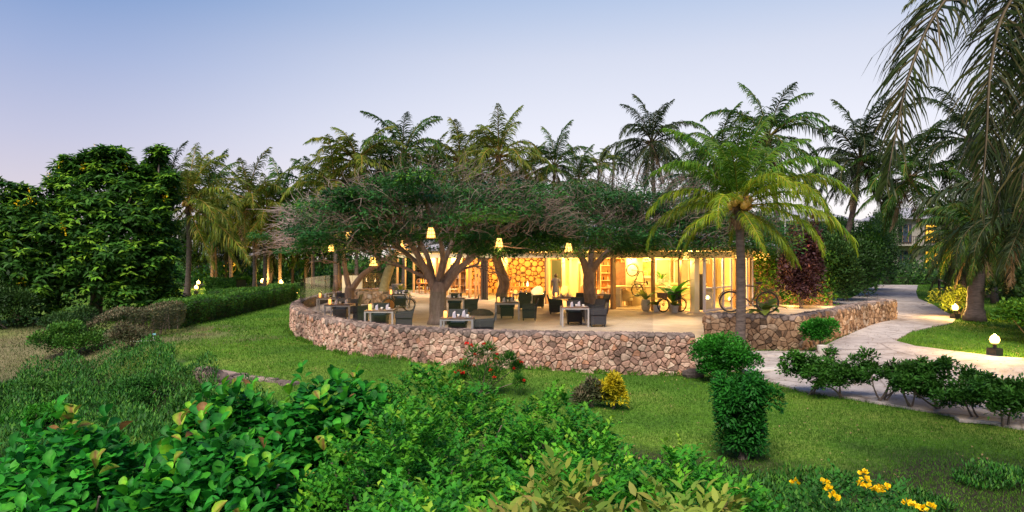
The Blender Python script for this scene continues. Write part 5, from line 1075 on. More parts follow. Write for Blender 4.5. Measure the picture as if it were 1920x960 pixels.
# rosette leaved broad trees on the left
def rosettes(C, Nn, g, L=.32, W=.1, per=7, droop=.35, up=None):
    m_ = len(C); a_ = g.random(m_)[:, None] * 6.28 + np.arange(per)[None, :] * 2 * np.pi / per + g.normal(0, .2, (m_, per)); rad = np.stack([np.cos(a_), np.sin(a_), np.full_like(a_, -droop) + g.normal(0, .4, a_.shape)], -1)
    D = nrm((rad + Nn[:, None, :] * .45).reshape(-1, 3)); P = np.repeat(C, per, 0) + D * L * .12; N = nrm(np.repeat(Nn, per, 0) + np.array([0, 0, .8])); return P, D, N, L * g.uniform(.6, 1.2, len(P)), W * g.uniform(.8, 1.2, len(P))
def broad_tree(label, u, D, lobes, mname='f_tree', n=1700, seed=0, L=.4, W=.14, group='broad leafy trees at the left', zoff=None, name='broad_tree', tr=.22, tmpl='fold', young=.3, cat='tree', per=7, fill=4200):
    x, y = (u - CU) * D / F, D; z0 = H(x, y) if zoff is None else zoff; t = thing(name, label, cat, (x, y, z0), 0, group); g = np.random.default_rng(seed); gr = random.Random(seed)
    lobes = list(lobes) + [(lu + gr.uniform(-26, 26) * lr, lv - gr.uniform(18, 38) * lr, ld - gr.uniform(-1, 1), gr.uniform(.28, .5)) for lu, lv, ld, lr in lobes for _ in range(2)]
    LB = np.array([(*(Q(lu, lv, ld) - Vector((x, y, z0))), lr) for lu, lv, ld, lr in lobes]); wts = LB[:, 3] ** 1.8; wts = wts / wts.sum()
    for k in range(5):
        i = gr.randrange(len(LB)); a_ = Vector((gr.uniform(-.2, .2), gr.uniform(-.2, .2), 0)); MB().tube(smooth3([a_, a_ + Vector((LB[i][0] * .2, LB[i][1] * .2, LB[i][2] * .4)), Vector(LB[i][:3])], 7), [tr, tr * .8, tr * .6, tr * .5, tr * .35, tr * .25, tr * .1], 7).build('trunk' if k == 0 else 'limb', M['bark'], t, smooth=True)
    idx = g.choice(len(LB), n, p=wts); d = runit(n); d[:, 2] = np.where(d[:, 2] < -.3, -d[:, 2] * .7, d[:, 2]); rad = LB[idx, 3] * (g.random(n) ** .3) * (1 + .3 * np.sin(d[:, 0] * 5 + idx) * np.cos(d[:, 2] * 4 + idx)); C = LB[idx, :3] + d * rad[:, None] * np.array([1, 1, .85])
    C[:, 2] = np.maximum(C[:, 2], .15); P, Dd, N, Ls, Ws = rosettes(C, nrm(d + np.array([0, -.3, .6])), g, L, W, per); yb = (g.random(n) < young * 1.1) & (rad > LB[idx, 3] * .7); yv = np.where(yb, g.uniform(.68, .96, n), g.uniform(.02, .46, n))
    fl_ = g.random(n) > 2; rv = np.clip(np.repeat(yv, per) + g.normal(0, .05, n * per), 0, .94); rv = np.where(np.repeat(fl_, per), 1.0, rv) if mname in ('f_tree',) else rv
    obj('crown', leafmesh('crown', P, Dd, N, Ls, Ws, tmpl, rv), M[mname], t)
    if name == 'broad_tree':
        for k in range(9):
            i = gr.randrange(len(LB)); dv_ = Vector((gr.uniform(-.8, .8), -1, gr.uniform(-.2, .9))).normalized() * LB[i][3] * 1.02; fc_ = np.array(tuple(Vector(LB[i][:3]) + dv_)); m_ = 16; obj('flower_spray', leafmesh('flower_spray', fc_ + g.normal(0, .09, (m_, 3)) * np.array([1, 1, 1.8]), runit(m_), runit(m_), .11, .08, 'quad', g.random(m_)), M['f_yel'], t)
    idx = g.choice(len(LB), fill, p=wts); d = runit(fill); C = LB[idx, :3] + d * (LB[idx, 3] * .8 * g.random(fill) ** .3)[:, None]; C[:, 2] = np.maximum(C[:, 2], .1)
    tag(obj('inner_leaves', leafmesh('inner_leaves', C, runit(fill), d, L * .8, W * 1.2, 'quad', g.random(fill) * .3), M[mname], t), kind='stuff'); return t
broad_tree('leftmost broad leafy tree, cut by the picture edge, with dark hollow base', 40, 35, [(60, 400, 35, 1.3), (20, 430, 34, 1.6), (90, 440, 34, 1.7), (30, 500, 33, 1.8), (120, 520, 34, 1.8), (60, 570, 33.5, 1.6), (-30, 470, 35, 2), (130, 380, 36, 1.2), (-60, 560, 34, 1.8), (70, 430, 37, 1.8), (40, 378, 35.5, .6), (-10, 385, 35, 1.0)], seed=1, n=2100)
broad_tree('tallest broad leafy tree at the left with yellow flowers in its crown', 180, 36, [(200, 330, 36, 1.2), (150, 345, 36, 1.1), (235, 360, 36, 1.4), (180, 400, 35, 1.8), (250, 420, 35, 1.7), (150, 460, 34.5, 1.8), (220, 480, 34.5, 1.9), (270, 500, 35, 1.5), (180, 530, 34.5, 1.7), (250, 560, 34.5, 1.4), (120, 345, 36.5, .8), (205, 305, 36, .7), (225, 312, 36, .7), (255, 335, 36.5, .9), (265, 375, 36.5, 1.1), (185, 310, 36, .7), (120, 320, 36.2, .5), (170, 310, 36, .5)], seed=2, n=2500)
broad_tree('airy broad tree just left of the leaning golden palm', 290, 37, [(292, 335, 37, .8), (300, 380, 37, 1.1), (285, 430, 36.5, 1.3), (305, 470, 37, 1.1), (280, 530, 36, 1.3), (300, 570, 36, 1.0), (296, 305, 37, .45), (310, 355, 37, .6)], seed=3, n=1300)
# dense dark background trees, one crown mesh varied by size and turn
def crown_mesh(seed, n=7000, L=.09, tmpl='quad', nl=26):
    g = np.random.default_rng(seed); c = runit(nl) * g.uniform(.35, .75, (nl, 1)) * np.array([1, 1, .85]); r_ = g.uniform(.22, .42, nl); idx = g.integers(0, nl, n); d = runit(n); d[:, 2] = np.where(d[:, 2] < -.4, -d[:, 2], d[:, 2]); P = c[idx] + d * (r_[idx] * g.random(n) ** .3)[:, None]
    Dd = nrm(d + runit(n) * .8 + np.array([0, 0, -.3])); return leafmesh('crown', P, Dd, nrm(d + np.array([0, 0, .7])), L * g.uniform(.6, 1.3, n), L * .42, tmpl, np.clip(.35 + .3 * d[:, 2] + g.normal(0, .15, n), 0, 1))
CMS = [crown_mesh(50 + i) for i in range(4)]; CM = {}
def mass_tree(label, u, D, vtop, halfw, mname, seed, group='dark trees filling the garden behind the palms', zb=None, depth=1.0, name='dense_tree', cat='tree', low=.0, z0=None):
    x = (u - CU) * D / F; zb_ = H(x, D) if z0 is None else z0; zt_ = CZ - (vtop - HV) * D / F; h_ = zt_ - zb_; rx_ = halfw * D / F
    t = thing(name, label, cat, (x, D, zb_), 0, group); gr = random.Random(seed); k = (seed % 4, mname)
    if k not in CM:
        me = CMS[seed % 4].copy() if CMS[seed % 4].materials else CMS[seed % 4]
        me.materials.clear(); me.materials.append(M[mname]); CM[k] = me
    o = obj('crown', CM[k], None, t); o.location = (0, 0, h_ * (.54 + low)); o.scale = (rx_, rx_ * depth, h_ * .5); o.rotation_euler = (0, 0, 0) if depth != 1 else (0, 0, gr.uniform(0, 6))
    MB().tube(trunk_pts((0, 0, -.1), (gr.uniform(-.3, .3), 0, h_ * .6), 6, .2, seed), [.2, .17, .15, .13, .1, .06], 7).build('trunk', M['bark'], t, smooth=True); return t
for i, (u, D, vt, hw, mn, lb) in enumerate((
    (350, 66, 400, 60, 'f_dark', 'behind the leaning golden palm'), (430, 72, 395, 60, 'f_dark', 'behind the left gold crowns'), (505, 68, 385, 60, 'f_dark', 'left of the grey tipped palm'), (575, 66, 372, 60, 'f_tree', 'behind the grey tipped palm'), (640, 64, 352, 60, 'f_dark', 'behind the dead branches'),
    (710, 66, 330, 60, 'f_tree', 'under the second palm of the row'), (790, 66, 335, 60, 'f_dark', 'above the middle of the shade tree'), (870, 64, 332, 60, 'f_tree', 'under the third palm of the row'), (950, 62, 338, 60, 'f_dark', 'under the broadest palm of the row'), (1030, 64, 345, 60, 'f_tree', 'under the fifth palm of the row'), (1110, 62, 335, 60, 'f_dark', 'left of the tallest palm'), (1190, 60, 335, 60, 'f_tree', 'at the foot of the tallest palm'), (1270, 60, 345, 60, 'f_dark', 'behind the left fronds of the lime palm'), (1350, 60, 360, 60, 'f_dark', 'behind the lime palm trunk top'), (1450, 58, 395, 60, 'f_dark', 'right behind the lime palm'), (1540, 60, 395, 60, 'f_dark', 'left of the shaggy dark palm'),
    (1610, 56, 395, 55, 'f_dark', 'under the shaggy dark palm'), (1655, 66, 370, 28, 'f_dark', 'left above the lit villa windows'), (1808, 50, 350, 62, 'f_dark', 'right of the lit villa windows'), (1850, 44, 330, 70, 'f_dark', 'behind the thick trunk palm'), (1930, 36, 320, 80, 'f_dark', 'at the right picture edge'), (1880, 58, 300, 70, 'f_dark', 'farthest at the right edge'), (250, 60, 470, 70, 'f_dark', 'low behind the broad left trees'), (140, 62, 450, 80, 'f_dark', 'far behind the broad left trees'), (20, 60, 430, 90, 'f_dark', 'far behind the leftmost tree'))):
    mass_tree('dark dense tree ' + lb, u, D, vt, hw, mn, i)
# low undergrowth strip under the far trees
def scatter_leaves(name, pts_fn, n, L, W, mname, tmpl='quad', up=.5, parent=None, rlo=0, rhi=1, kind=None):
    P, O = pts_fn(n); D = nrm(O * .6 + runit(n) * .8 + np.array([0, 0, up])); o = obj(name, leafmesh(name, P, D, nrm(O + np.array([0, 0, .8])), L * rng.uniform(.6, 1.3, n), W * rng.uniform(.7, 1.2, n), tmpl, rlo + (rhi - rlo) * rng.random(n)), M[mname], parent)
    if kind: tag(o, kind=kind)
    return o
def strip(x0, x1, y0, y1, h):
    def f(n):
        x = rng.uniform(x0, x1, n); y = rng.uniform(y0, y1, n); lump = .6 + .4 * np.sin(x * .9 + y) * np.sin(x * .37 + 2); z = hz(x, y) + rng.random(n) ** .6 * h * lump; return np.stack([x, y, z], 1), np.stack([np.zeros(n), -np.ones(n) * .6, np.ones(n) * .4], 1)
    return f
tag(scatter_leaves('undergrowth', strip(-55, 14, 69, 79, 3.4), 26000, .5, .22, 'f_cover', kind='stuff'), 'dark green undergrowth below the far palms', 'undergrowth')
tag(scatter_leaves('undergrowth', strip(20, 60, 58, 72, 2.5), 9000, .45, .2, 'f_dark', kind='stuff'), 'dark undergrowth before the villas at the right', 'undergrowth')

# ---------------------------------------------------------------- hedges and shrubs
def hedge(label, path, w, h, mname, n, L=.09, seed=0, lump=.06, twig=False, group='clipped hedges along the left lawn', zb=None):
    P = [Vector(p) for p in smooth_path(path, .5)]; t = thing('clipped_hedge', label, 'hedge', (P[0].x, P[0].y, 0), 0, group); o3 = Vector((P[0].x, P[0].y, 0)); g = np.random.default_rng(seed)
    core = MB(); k = len(P); vs_ = []
    for i, p in enumerate(P):
        e = (P[min(i + 1, k - 1)] - P[max(i - 1, 0)]).normalized(); n2 = Vector((e.y, -e.x)); z = H(p.x, p.y)
        for s_, zz in ((-1, .25 if twig else 0), (1, .25 if twig else 0), (1, h - .12), (-1, h - .12)): q = p + n2 * s_ * (w / 2 - .12); vs_.append((q.x - o3.x, q.y - o3.y, z + zz))
    if not twig: core.add(vs_, [(i * 4 + a, i * 4 + (a + 1) % 4, i * 4 + 4 + (a + 1) % 4, i * 4 + 4 + a) for i in range(k - 1) for a in range(4)] + [(0, 3, 2, 1), (4 * k - 4, 4 * k - 3, 4 * k - 2, 4 * k - 1)]).build('dark_core', M['hull'], t)  # solid dark box added to fill the hedge inside
    if twig:
        st_ = MB(); gr = random.Random(seed)
        for i in range(k * 3): p = P[gr.randrange(k)]; a_ = gr.uniform(-w / 2, w / 2) * .8; st_.tube([(p.x - o3.x + a_, p.y - o3.y, H(p.x, p.y)), (p.x - o3.x + a_ + gr.uniform(-.15, .15), p.y - o3.y + gr.uniform(-.15, .15), H(p.x, p.y) + h * .7)], [.022, .01], 4)
        tag(st_.build('stems', M['twig_brown'], t), kind='stuff')
    i = g.integers(0, k - 1, n); f = g.random(n); A = np.array([tuple(p) for p in P]); a = A[i] * (1 - f[:, None]) + A[i + 1] * f[:, None]; e = nrm(A[i + 1] - A[i]); nn = np.stack([e[:, 1], -e[:, 0]], 1)
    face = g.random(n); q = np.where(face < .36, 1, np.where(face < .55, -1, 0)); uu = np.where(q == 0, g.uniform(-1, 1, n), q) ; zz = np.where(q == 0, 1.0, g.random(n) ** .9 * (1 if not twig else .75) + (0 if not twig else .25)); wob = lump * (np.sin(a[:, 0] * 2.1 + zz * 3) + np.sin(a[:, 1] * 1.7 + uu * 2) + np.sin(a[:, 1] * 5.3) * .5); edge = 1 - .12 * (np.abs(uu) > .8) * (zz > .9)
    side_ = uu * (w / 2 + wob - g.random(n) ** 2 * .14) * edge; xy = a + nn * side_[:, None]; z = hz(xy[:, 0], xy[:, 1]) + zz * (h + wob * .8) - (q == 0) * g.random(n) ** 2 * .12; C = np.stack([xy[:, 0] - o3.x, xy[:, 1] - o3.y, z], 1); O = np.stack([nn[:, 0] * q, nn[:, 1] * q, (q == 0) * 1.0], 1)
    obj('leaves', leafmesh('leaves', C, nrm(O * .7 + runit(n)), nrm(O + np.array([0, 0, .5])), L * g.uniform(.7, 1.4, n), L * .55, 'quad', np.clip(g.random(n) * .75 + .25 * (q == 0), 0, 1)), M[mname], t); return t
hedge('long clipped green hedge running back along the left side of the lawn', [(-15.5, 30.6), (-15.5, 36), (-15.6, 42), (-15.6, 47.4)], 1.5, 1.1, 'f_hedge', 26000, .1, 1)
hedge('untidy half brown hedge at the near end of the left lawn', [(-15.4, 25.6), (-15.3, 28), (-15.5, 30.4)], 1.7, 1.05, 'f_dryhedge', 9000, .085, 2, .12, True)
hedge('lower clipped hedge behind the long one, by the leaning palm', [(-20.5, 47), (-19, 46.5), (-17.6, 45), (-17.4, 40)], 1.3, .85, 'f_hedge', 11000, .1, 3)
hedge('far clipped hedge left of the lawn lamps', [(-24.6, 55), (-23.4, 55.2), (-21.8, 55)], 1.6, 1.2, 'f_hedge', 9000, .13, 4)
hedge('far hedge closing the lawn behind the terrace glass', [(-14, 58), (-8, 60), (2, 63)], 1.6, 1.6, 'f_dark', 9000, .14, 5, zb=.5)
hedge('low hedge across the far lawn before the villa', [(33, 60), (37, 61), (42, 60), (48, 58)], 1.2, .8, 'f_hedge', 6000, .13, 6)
def shrub(label, x, y, rx_, ry_, h, mname, n, L=.09, W=.05, tmpl='quad', seed=0, z0=None, stems=5, name='shrub', cat='shrub', group=None, lo=.0, nl=16, core=False, droop=0.0, hi=1., rlo=0., rhi=1., air=.3, stemmat='twig_brown', flat=.9, col=False, rsc=1.0):
    """rounded leafy shrub built of several lobes"""
    z = H(x, y) if z0 is None else z0; t = thing(name, label, cat, (x, y, z), 0, group); g = np.random.default_rng(seed + 77); gr = random.Random(seed)
    c = runit(nl) * g.uniform(.3, .8, (nl, 1)); c[:, 2] = c[:, 2] * .5 + .5; c[:, 2] = lo + (1 - lo) * np.clip(c[:, 2], .12, .86); r_ = g.uniform(.24, .42, nl) * (1 - lo * .4)
    if col: c = np.stack([g.uniform(-.62, .62, nl), g.uniform(-.6, .6, nl), np.tile(np.linspace(.16, .84, nl // 2), 2)], 1); c[:, :2] *= (.62 + .38 * c[:, 2:3]) * (1 + g.normal(0, .17, (nl, 1))); r_ = g.uniform(.14, .34, nl)
    r_ = r_ * rsc
    if rsc < 1: c[:, :2] *= 1.25
    st_ = [MB().tube(smooth3([(gr.uniform(-.1, .1) * rx_, gr.uniform(-.1, .1) * ry_, -.02), (c[k % nl][0] * rx_ * .5, c[k % nl][1] * ry_ * .5, h * max(lo, .3) * .8), (c[k % nl][0] * rx_, c[k % nl][1] * ry_, c[k % nl][2] * h)], 7), [.026, .023, .02, .016, .012, .01, .005], 5) for k in range(stems)]
    for s_ in st_: s_.build('stem', M[stemmat], t)
    idx = g.integers(0, nl, n); d = runit(n); d[:, 2] = np.where(d[:, 2] < -.35, -d[:, 2] * .8, d[:, 2]); P = c[idx] + d * (r_[idx] * g.random(n) ** air)[:, None]; P = P * np.array([rx_, ry_, h * flat]); P[:, 2] = np.clip(P[:, 2], .02, None); Dd = nrm(d * np.array([1, 1, .8]) + runit(n) * .7 + np.array([0, 0, .25 - droop]))
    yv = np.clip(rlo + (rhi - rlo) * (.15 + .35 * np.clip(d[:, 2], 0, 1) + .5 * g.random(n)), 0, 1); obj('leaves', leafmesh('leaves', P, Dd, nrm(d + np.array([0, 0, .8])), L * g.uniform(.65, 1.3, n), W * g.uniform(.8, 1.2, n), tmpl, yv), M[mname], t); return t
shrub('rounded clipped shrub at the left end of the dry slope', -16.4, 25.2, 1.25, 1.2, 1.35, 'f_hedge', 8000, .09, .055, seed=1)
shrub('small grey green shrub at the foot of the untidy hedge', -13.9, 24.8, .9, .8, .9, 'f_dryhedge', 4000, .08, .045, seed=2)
shrub('dark bush added for the hollow shade below the leftmost tree', -23.5, 31.5, 3, 1.6, 2.0, 'f_dark', 9000, .14, .06, seed=8)  # added dark bushes stand in for the darkness at the foot of the tree
shrub('dark bush added for the shade at the picture edge, below the leftmost tree', -27.5, 33, 3, 1.6, 2.2, 'f_dark', 8000, .14, .06, seed=9)
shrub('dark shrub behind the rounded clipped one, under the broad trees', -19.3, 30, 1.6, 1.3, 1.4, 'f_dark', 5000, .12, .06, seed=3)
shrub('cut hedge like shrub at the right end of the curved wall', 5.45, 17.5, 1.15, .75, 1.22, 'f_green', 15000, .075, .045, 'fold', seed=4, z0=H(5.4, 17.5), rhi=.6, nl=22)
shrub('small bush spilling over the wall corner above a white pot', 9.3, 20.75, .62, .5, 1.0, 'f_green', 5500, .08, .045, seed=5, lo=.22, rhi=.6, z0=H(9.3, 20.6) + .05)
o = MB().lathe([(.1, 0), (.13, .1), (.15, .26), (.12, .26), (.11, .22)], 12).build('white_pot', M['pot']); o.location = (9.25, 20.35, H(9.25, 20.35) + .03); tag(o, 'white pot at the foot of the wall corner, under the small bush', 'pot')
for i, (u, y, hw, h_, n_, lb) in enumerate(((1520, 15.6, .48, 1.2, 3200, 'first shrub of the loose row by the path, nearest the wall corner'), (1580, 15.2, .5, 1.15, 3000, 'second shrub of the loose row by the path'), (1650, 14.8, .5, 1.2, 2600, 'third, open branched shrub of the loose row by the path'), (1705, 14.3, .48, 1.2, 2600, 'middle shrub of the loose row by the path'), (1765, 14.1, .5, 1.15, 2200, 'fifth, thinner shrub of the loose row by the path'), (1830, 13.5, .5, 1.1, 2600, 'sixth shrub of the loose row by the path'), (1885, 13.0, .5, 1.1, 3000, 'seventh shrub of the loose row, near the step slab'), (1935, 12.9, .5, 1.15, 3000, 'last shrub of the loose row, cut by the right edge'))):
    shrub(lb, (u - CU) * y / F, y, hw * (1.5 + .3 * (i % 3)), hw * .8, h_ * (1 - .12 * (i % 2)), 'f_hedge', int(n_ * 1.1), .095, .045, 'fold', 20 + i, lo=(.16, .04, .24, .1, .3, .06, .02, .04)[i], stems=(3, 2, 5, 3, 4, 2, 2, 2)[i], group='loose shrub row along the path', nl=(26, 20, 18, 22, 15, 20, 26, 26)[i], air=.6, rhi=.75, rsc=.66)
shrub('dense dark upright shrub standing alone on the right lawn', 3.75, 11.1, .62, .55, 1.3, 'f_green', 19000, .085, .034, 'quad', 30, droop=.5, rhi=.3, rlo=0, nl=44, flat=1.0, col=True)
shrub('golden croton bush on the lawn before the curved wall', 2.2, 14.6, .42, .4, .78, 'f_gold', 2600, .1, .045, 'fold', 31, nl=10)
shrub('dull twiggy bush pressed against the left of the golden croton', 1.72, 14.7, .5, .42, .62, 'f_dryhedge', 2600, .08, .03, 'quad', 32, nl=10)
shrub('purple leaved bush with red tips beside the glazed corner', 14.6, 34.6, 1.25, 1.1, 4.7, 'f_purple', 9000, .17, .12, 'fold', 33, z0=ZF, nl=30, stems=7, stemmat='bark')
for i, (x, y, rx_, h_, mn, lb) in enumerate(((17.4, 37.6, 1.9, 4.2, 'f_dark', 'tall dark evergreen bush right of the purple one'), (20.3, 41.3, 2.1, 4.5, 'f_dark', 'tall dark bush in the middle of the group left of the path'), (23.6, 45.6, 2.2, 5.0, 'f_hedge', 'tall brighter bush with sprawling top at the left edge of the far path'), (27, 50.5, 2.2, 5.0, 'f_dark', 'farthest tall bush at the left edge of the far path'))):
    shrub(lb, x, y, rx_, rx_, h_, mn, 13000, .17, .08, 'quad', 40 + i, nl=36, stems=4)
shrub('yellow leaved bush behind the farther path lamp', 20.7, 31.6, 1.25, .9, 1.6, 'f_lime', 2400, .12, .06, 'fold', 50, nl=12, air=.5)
mass_tree('slim dark tree half hiding the pale villa wall', 1672, 72, 345, 30, 'f_dark', 3)
for i, (x, y, r_, h_, mn, lb) in enumerate(((19.6, 25.6, 1.4, 1.9, 'f_dark', 'dark bush right of the yellow leaved bush'), (21.5, 28.5, 1.6, 2.6, 'f_dark', 'dark leggy bush beside the handrail foot'), (16.9, 21.8, 1.2, 1.6, 'f_hedge', 'bare stemmed bush above the lit grass'), (18.2, 22.6, 1.5, 2.6, 'f_dark', 'tall dark bush at the right picture edge'), (25.2, 32, 1.8, 2.8, 'f_dark', 'dark bush filling the gap below the lodge'), (29.5, 42, 2, 2.4, 'f_dark', 'dark bush right of the handrail top'))):
    shrub(lb, x, y, r_, r_, h_, mn, 5000, .15, .07, 'quad', 60 + i, nl=18, stems=6, lo=.2)
# ivy wall piece lit orange, behind the parked bicycle on the wall
root = thing('garden_wall', 'rubble garden wall lit orange behind the purple bush', 'stone wall')
stone_wall(root, [(13.2, 38.4), (14.5, 37.8), (16, 37.2), (17.2, 36.6)], 1, ZF - .1, ZF + 2.4, .5, .3, (M['stone_tan'], M['stone_tan']), seed=12, nparts=110)
scatter_leaves('climbing_leaves', lambda n: (np.stack([(x := rng.uniform(13.1, 17.3, n)), 38.35 - (x - 13.2) * .44 - rng.random(n) * .25, ZF + rng.random(n) ** .7 * 2.9], 1), np.tile([[0, -1., .2]], (n, 1))), 2600, .17, .12, 'f_tree', 'fold', 0, root, 0, .9)
plight(14.9, 36.4, ZF + .25, 45); plight(16.4, 35.7, ZF + .25, 30)
# ---- pot plants in front of the bar
def strap_plant(label, x, y, z, n_, L, seed, mname='f_lime', pot='pot', potshape=None, up=.9, W=.26):
    t = thing('potted_plant', label, 'potted plant', (x, y, z)); gr = random.Random(seed); ph = .0
    if potshape: MB().lathe(potshape, 16).build('pot', M[pot], t, smooth=True); MB().lathe([(potshape[-1][0] * .85, potshape[-1][1] - .04), (.01, potshape[-1][1] - .03)], 14).build('soil', M['soil'], t); ph = potshape[-1][1] - .03
    for i in range(n_):
        az = i * 2.4 + gr.uniform(-.3, .3); e0 = gr.uniform(.55, 1.4) * up; l = L * gr.uniform(.7, 1.1); pts_ = [Vector((0, 0, ph))]; e = min(e0, 1.45)
        for k in range(7): pts_.append(pts_[-1] + Vector((math.cos(az) * math.cos(e), math.sin(az) * math.cos(e), math.sin(e))) * l / 7); e -= gr.uniform(.14, .24)
        mb = MB(); sv = Vector((-math.sin(az), math.cos(az), 0)); vs_ = []
        for k, p in enumerate(pts_):
            w = W * l * .5 * (math.sin(math.pi * min(1, (k + .25) / 7.4)) ** .8) + .004; vs_ += [p - sv * w + Vector((0, 0, .12 * w)), p, p + sv * w + Vector((0, 0, .12 * w))]
        mb.add(vs_, [(k * 3 + j, k * 3 + j + 1, k * 3 + j + 4, k * 3 + j + 3) for k in range(7) for j in (0, 1)]); me = mb.mesh('leaf', True); a = me.attributes.new('rnd', 'FLOAT', 'POINT'); a.data.foreach_set('value', np.full(len(vs_), gr.random(), np.float32)); obj('leaf', me, M[mname], t)
    return t
jar = [(.14, 0), (.2, .12), (.24, .32), (.2, .5), (.22, .55), (.19, .55)]; pt_ = [(.13, 0), (.15, .05), (.19, .3), (.2, .33), (.17, .33)]
strap_plant('fan leaved plant in a tall stoneware jar before the bar', 6.45, 32.9, ZF, 13, 1.0, 1, potshape=jar)
strap_plant('variegated plant in a small white pot before the bar', 6.85, 32.3, ZF, 22, .62, 2, pot='white', potshape=pt_, W=.2)
strap_plant('biggest plant with upright broad leaves behind the planter bicycle', 7.75, 32.75, ZF, 15, 1.6, 3, 'f_green', 'pot', [(.2, 0), (.26, .3), (.28, .4), (.24, .4)], 1.15)
strap_plant('low bright plant tucked at the wheel of the planter bicycle', 7.6, 31.9, ZF, 24, .5, 4, potshape=pt_, W=.3)
strap_plant('broad leaved lime plant on the wall behind the rusty bicycle', 8.25, 22.35, ZR, 14, .85, 5, potshape=[(.16, 0), (.2, .05), (.17, .07)], W=.42)
strap_plant('fern like plant at the left dining room, right of the round backed chair', -5.2, 47.4, ZF, 26, .9, 6, potshape=jar, W=.1)
strap_plant('arching palm plant inside beside the picture', 8.0, 36.6, ZF + 1.1, 20, .9, 7, 'f_green', potshape=pt_, W=.1)
strap_plant('tall fern in front of the lime lit trunk', -6.3, 38.6, ZF + .5, 24, 1.3, 8, W=.08)
# ---- red flowering shrub on the lawn
def tufts(label, x, y, cl, mname, fl_m, nfl, L, W, seed, stem_h, group=None):
    t = thing('flowering_shrub', label, 'shrub', (x, y, H(x, y)), 0, group); g = np.random.default_rng(seed); gr = random.Random(seed)
    for (cx_, cy_, cz_, r_) in cl: MB().tube(smooth3([(gr.uniform(-.06, .06), gr.uniform(-.06, .06), 0), (cx_ * .45, cy_ * .45, cz_ * .5), (cx_, cy_, cz_)], 6), [.016, .014, .012, .01, .007, .004], 4).build('stem', M['twig_brown'], t)
    A = np.array(cl); n = 420 * len(cl); idx = g.integers(0, len(cl), n); d = runit(n); P = A[idx, :3] + d * (A[idx, 3] * g.random(n) ** .4)[:, None]
    obj('leaves', leafmesh('leaves', P, nrm(d + np.array([0, 0, .6]) + runit(n) * .4), d, L, W, 'quad', g.random(n)), M[mname], t)
    for k in range(nfl):
        c = A[gr.randrange(len(cl))]; p = c[:3] + np.array([gr.uniform(-1, 1) * c[3], gr.uniform(-1, .2) * c[3], gr.uniform(-.3, 1.2) * c[3]]); m_ = 14; dd = runit(m_); dd[:, 2] = abs(dd[:, 2]); obj('flower', leafmesh('flower', p + dd * .01, dd, runit(m_), .055, .045, 'quad', g.random(m_)), M[fl_m], t)
    return t
p = G(905, 742, .0); tufts('thin bush with red flowers on the lawn before the curved wall', p.x, p.y, [(-.42, 0, .62, .2), (-.2, .1, .95, .2), (.05, -.1, .5, .3), (.12, .1, 1.02, .18), (.35, 0, .72, .22), (-.1, 0, .35, .3), (.3, .1, .4, .25), (.62, 0, .85, .13), (.8, .1, .65, .12), (-.5, -.1, .4, .14), (.85, -.1, .35, .12)], 'f_cover', 'f_red', 22, .11, .018, 3, 1)
# ---------------------------------------------------------------- foreground: big round leaved bushes
gl = random.Random(11)
def bigleaf_mesh(k):
    g = random.Random(k); rows = [(0, .03), (.1, .13), (.3, .3), (.52, .42), (.74, .43), (.9, .28), (1.0, .06)]; mb = MB(); vs_ = []; cup = g.uniform(.2, .6); bend = g.uniform(-.1, .35)
    for a_, w in rows:
        z = -bend * a_ * a_; vs_ += [(a_, -w * .8, z + cup * w), (a_, 0, z), (a_, w * .8, z + cup * w)]
    mb.add(vs_, [(i * 3 + j, i * 3 + 1 + j, i * 3 + 4 + j, i * 3 + 3 + j) for i in range(6) for j in (0, 1)]); return mb
BL = {}
for k in range(6):
    for c in range(7):
        mb = bigleaf_mesh(k); me = mb.mesh('leaf', True); a = me.attributes.new('rnd', 'FLOAT', 'POINT'); val = [.12, .35, .5, .62, .8, .9, 1.0][c]; mid = np.array([val + (.1 if i % 3 == 1 else 0) for i in range(21)], np.float32); a.data.foreach_set('value', np.clip(mid, 0, 1)); me.materials.append(M['f_sea']); BL[(k, c)] = me
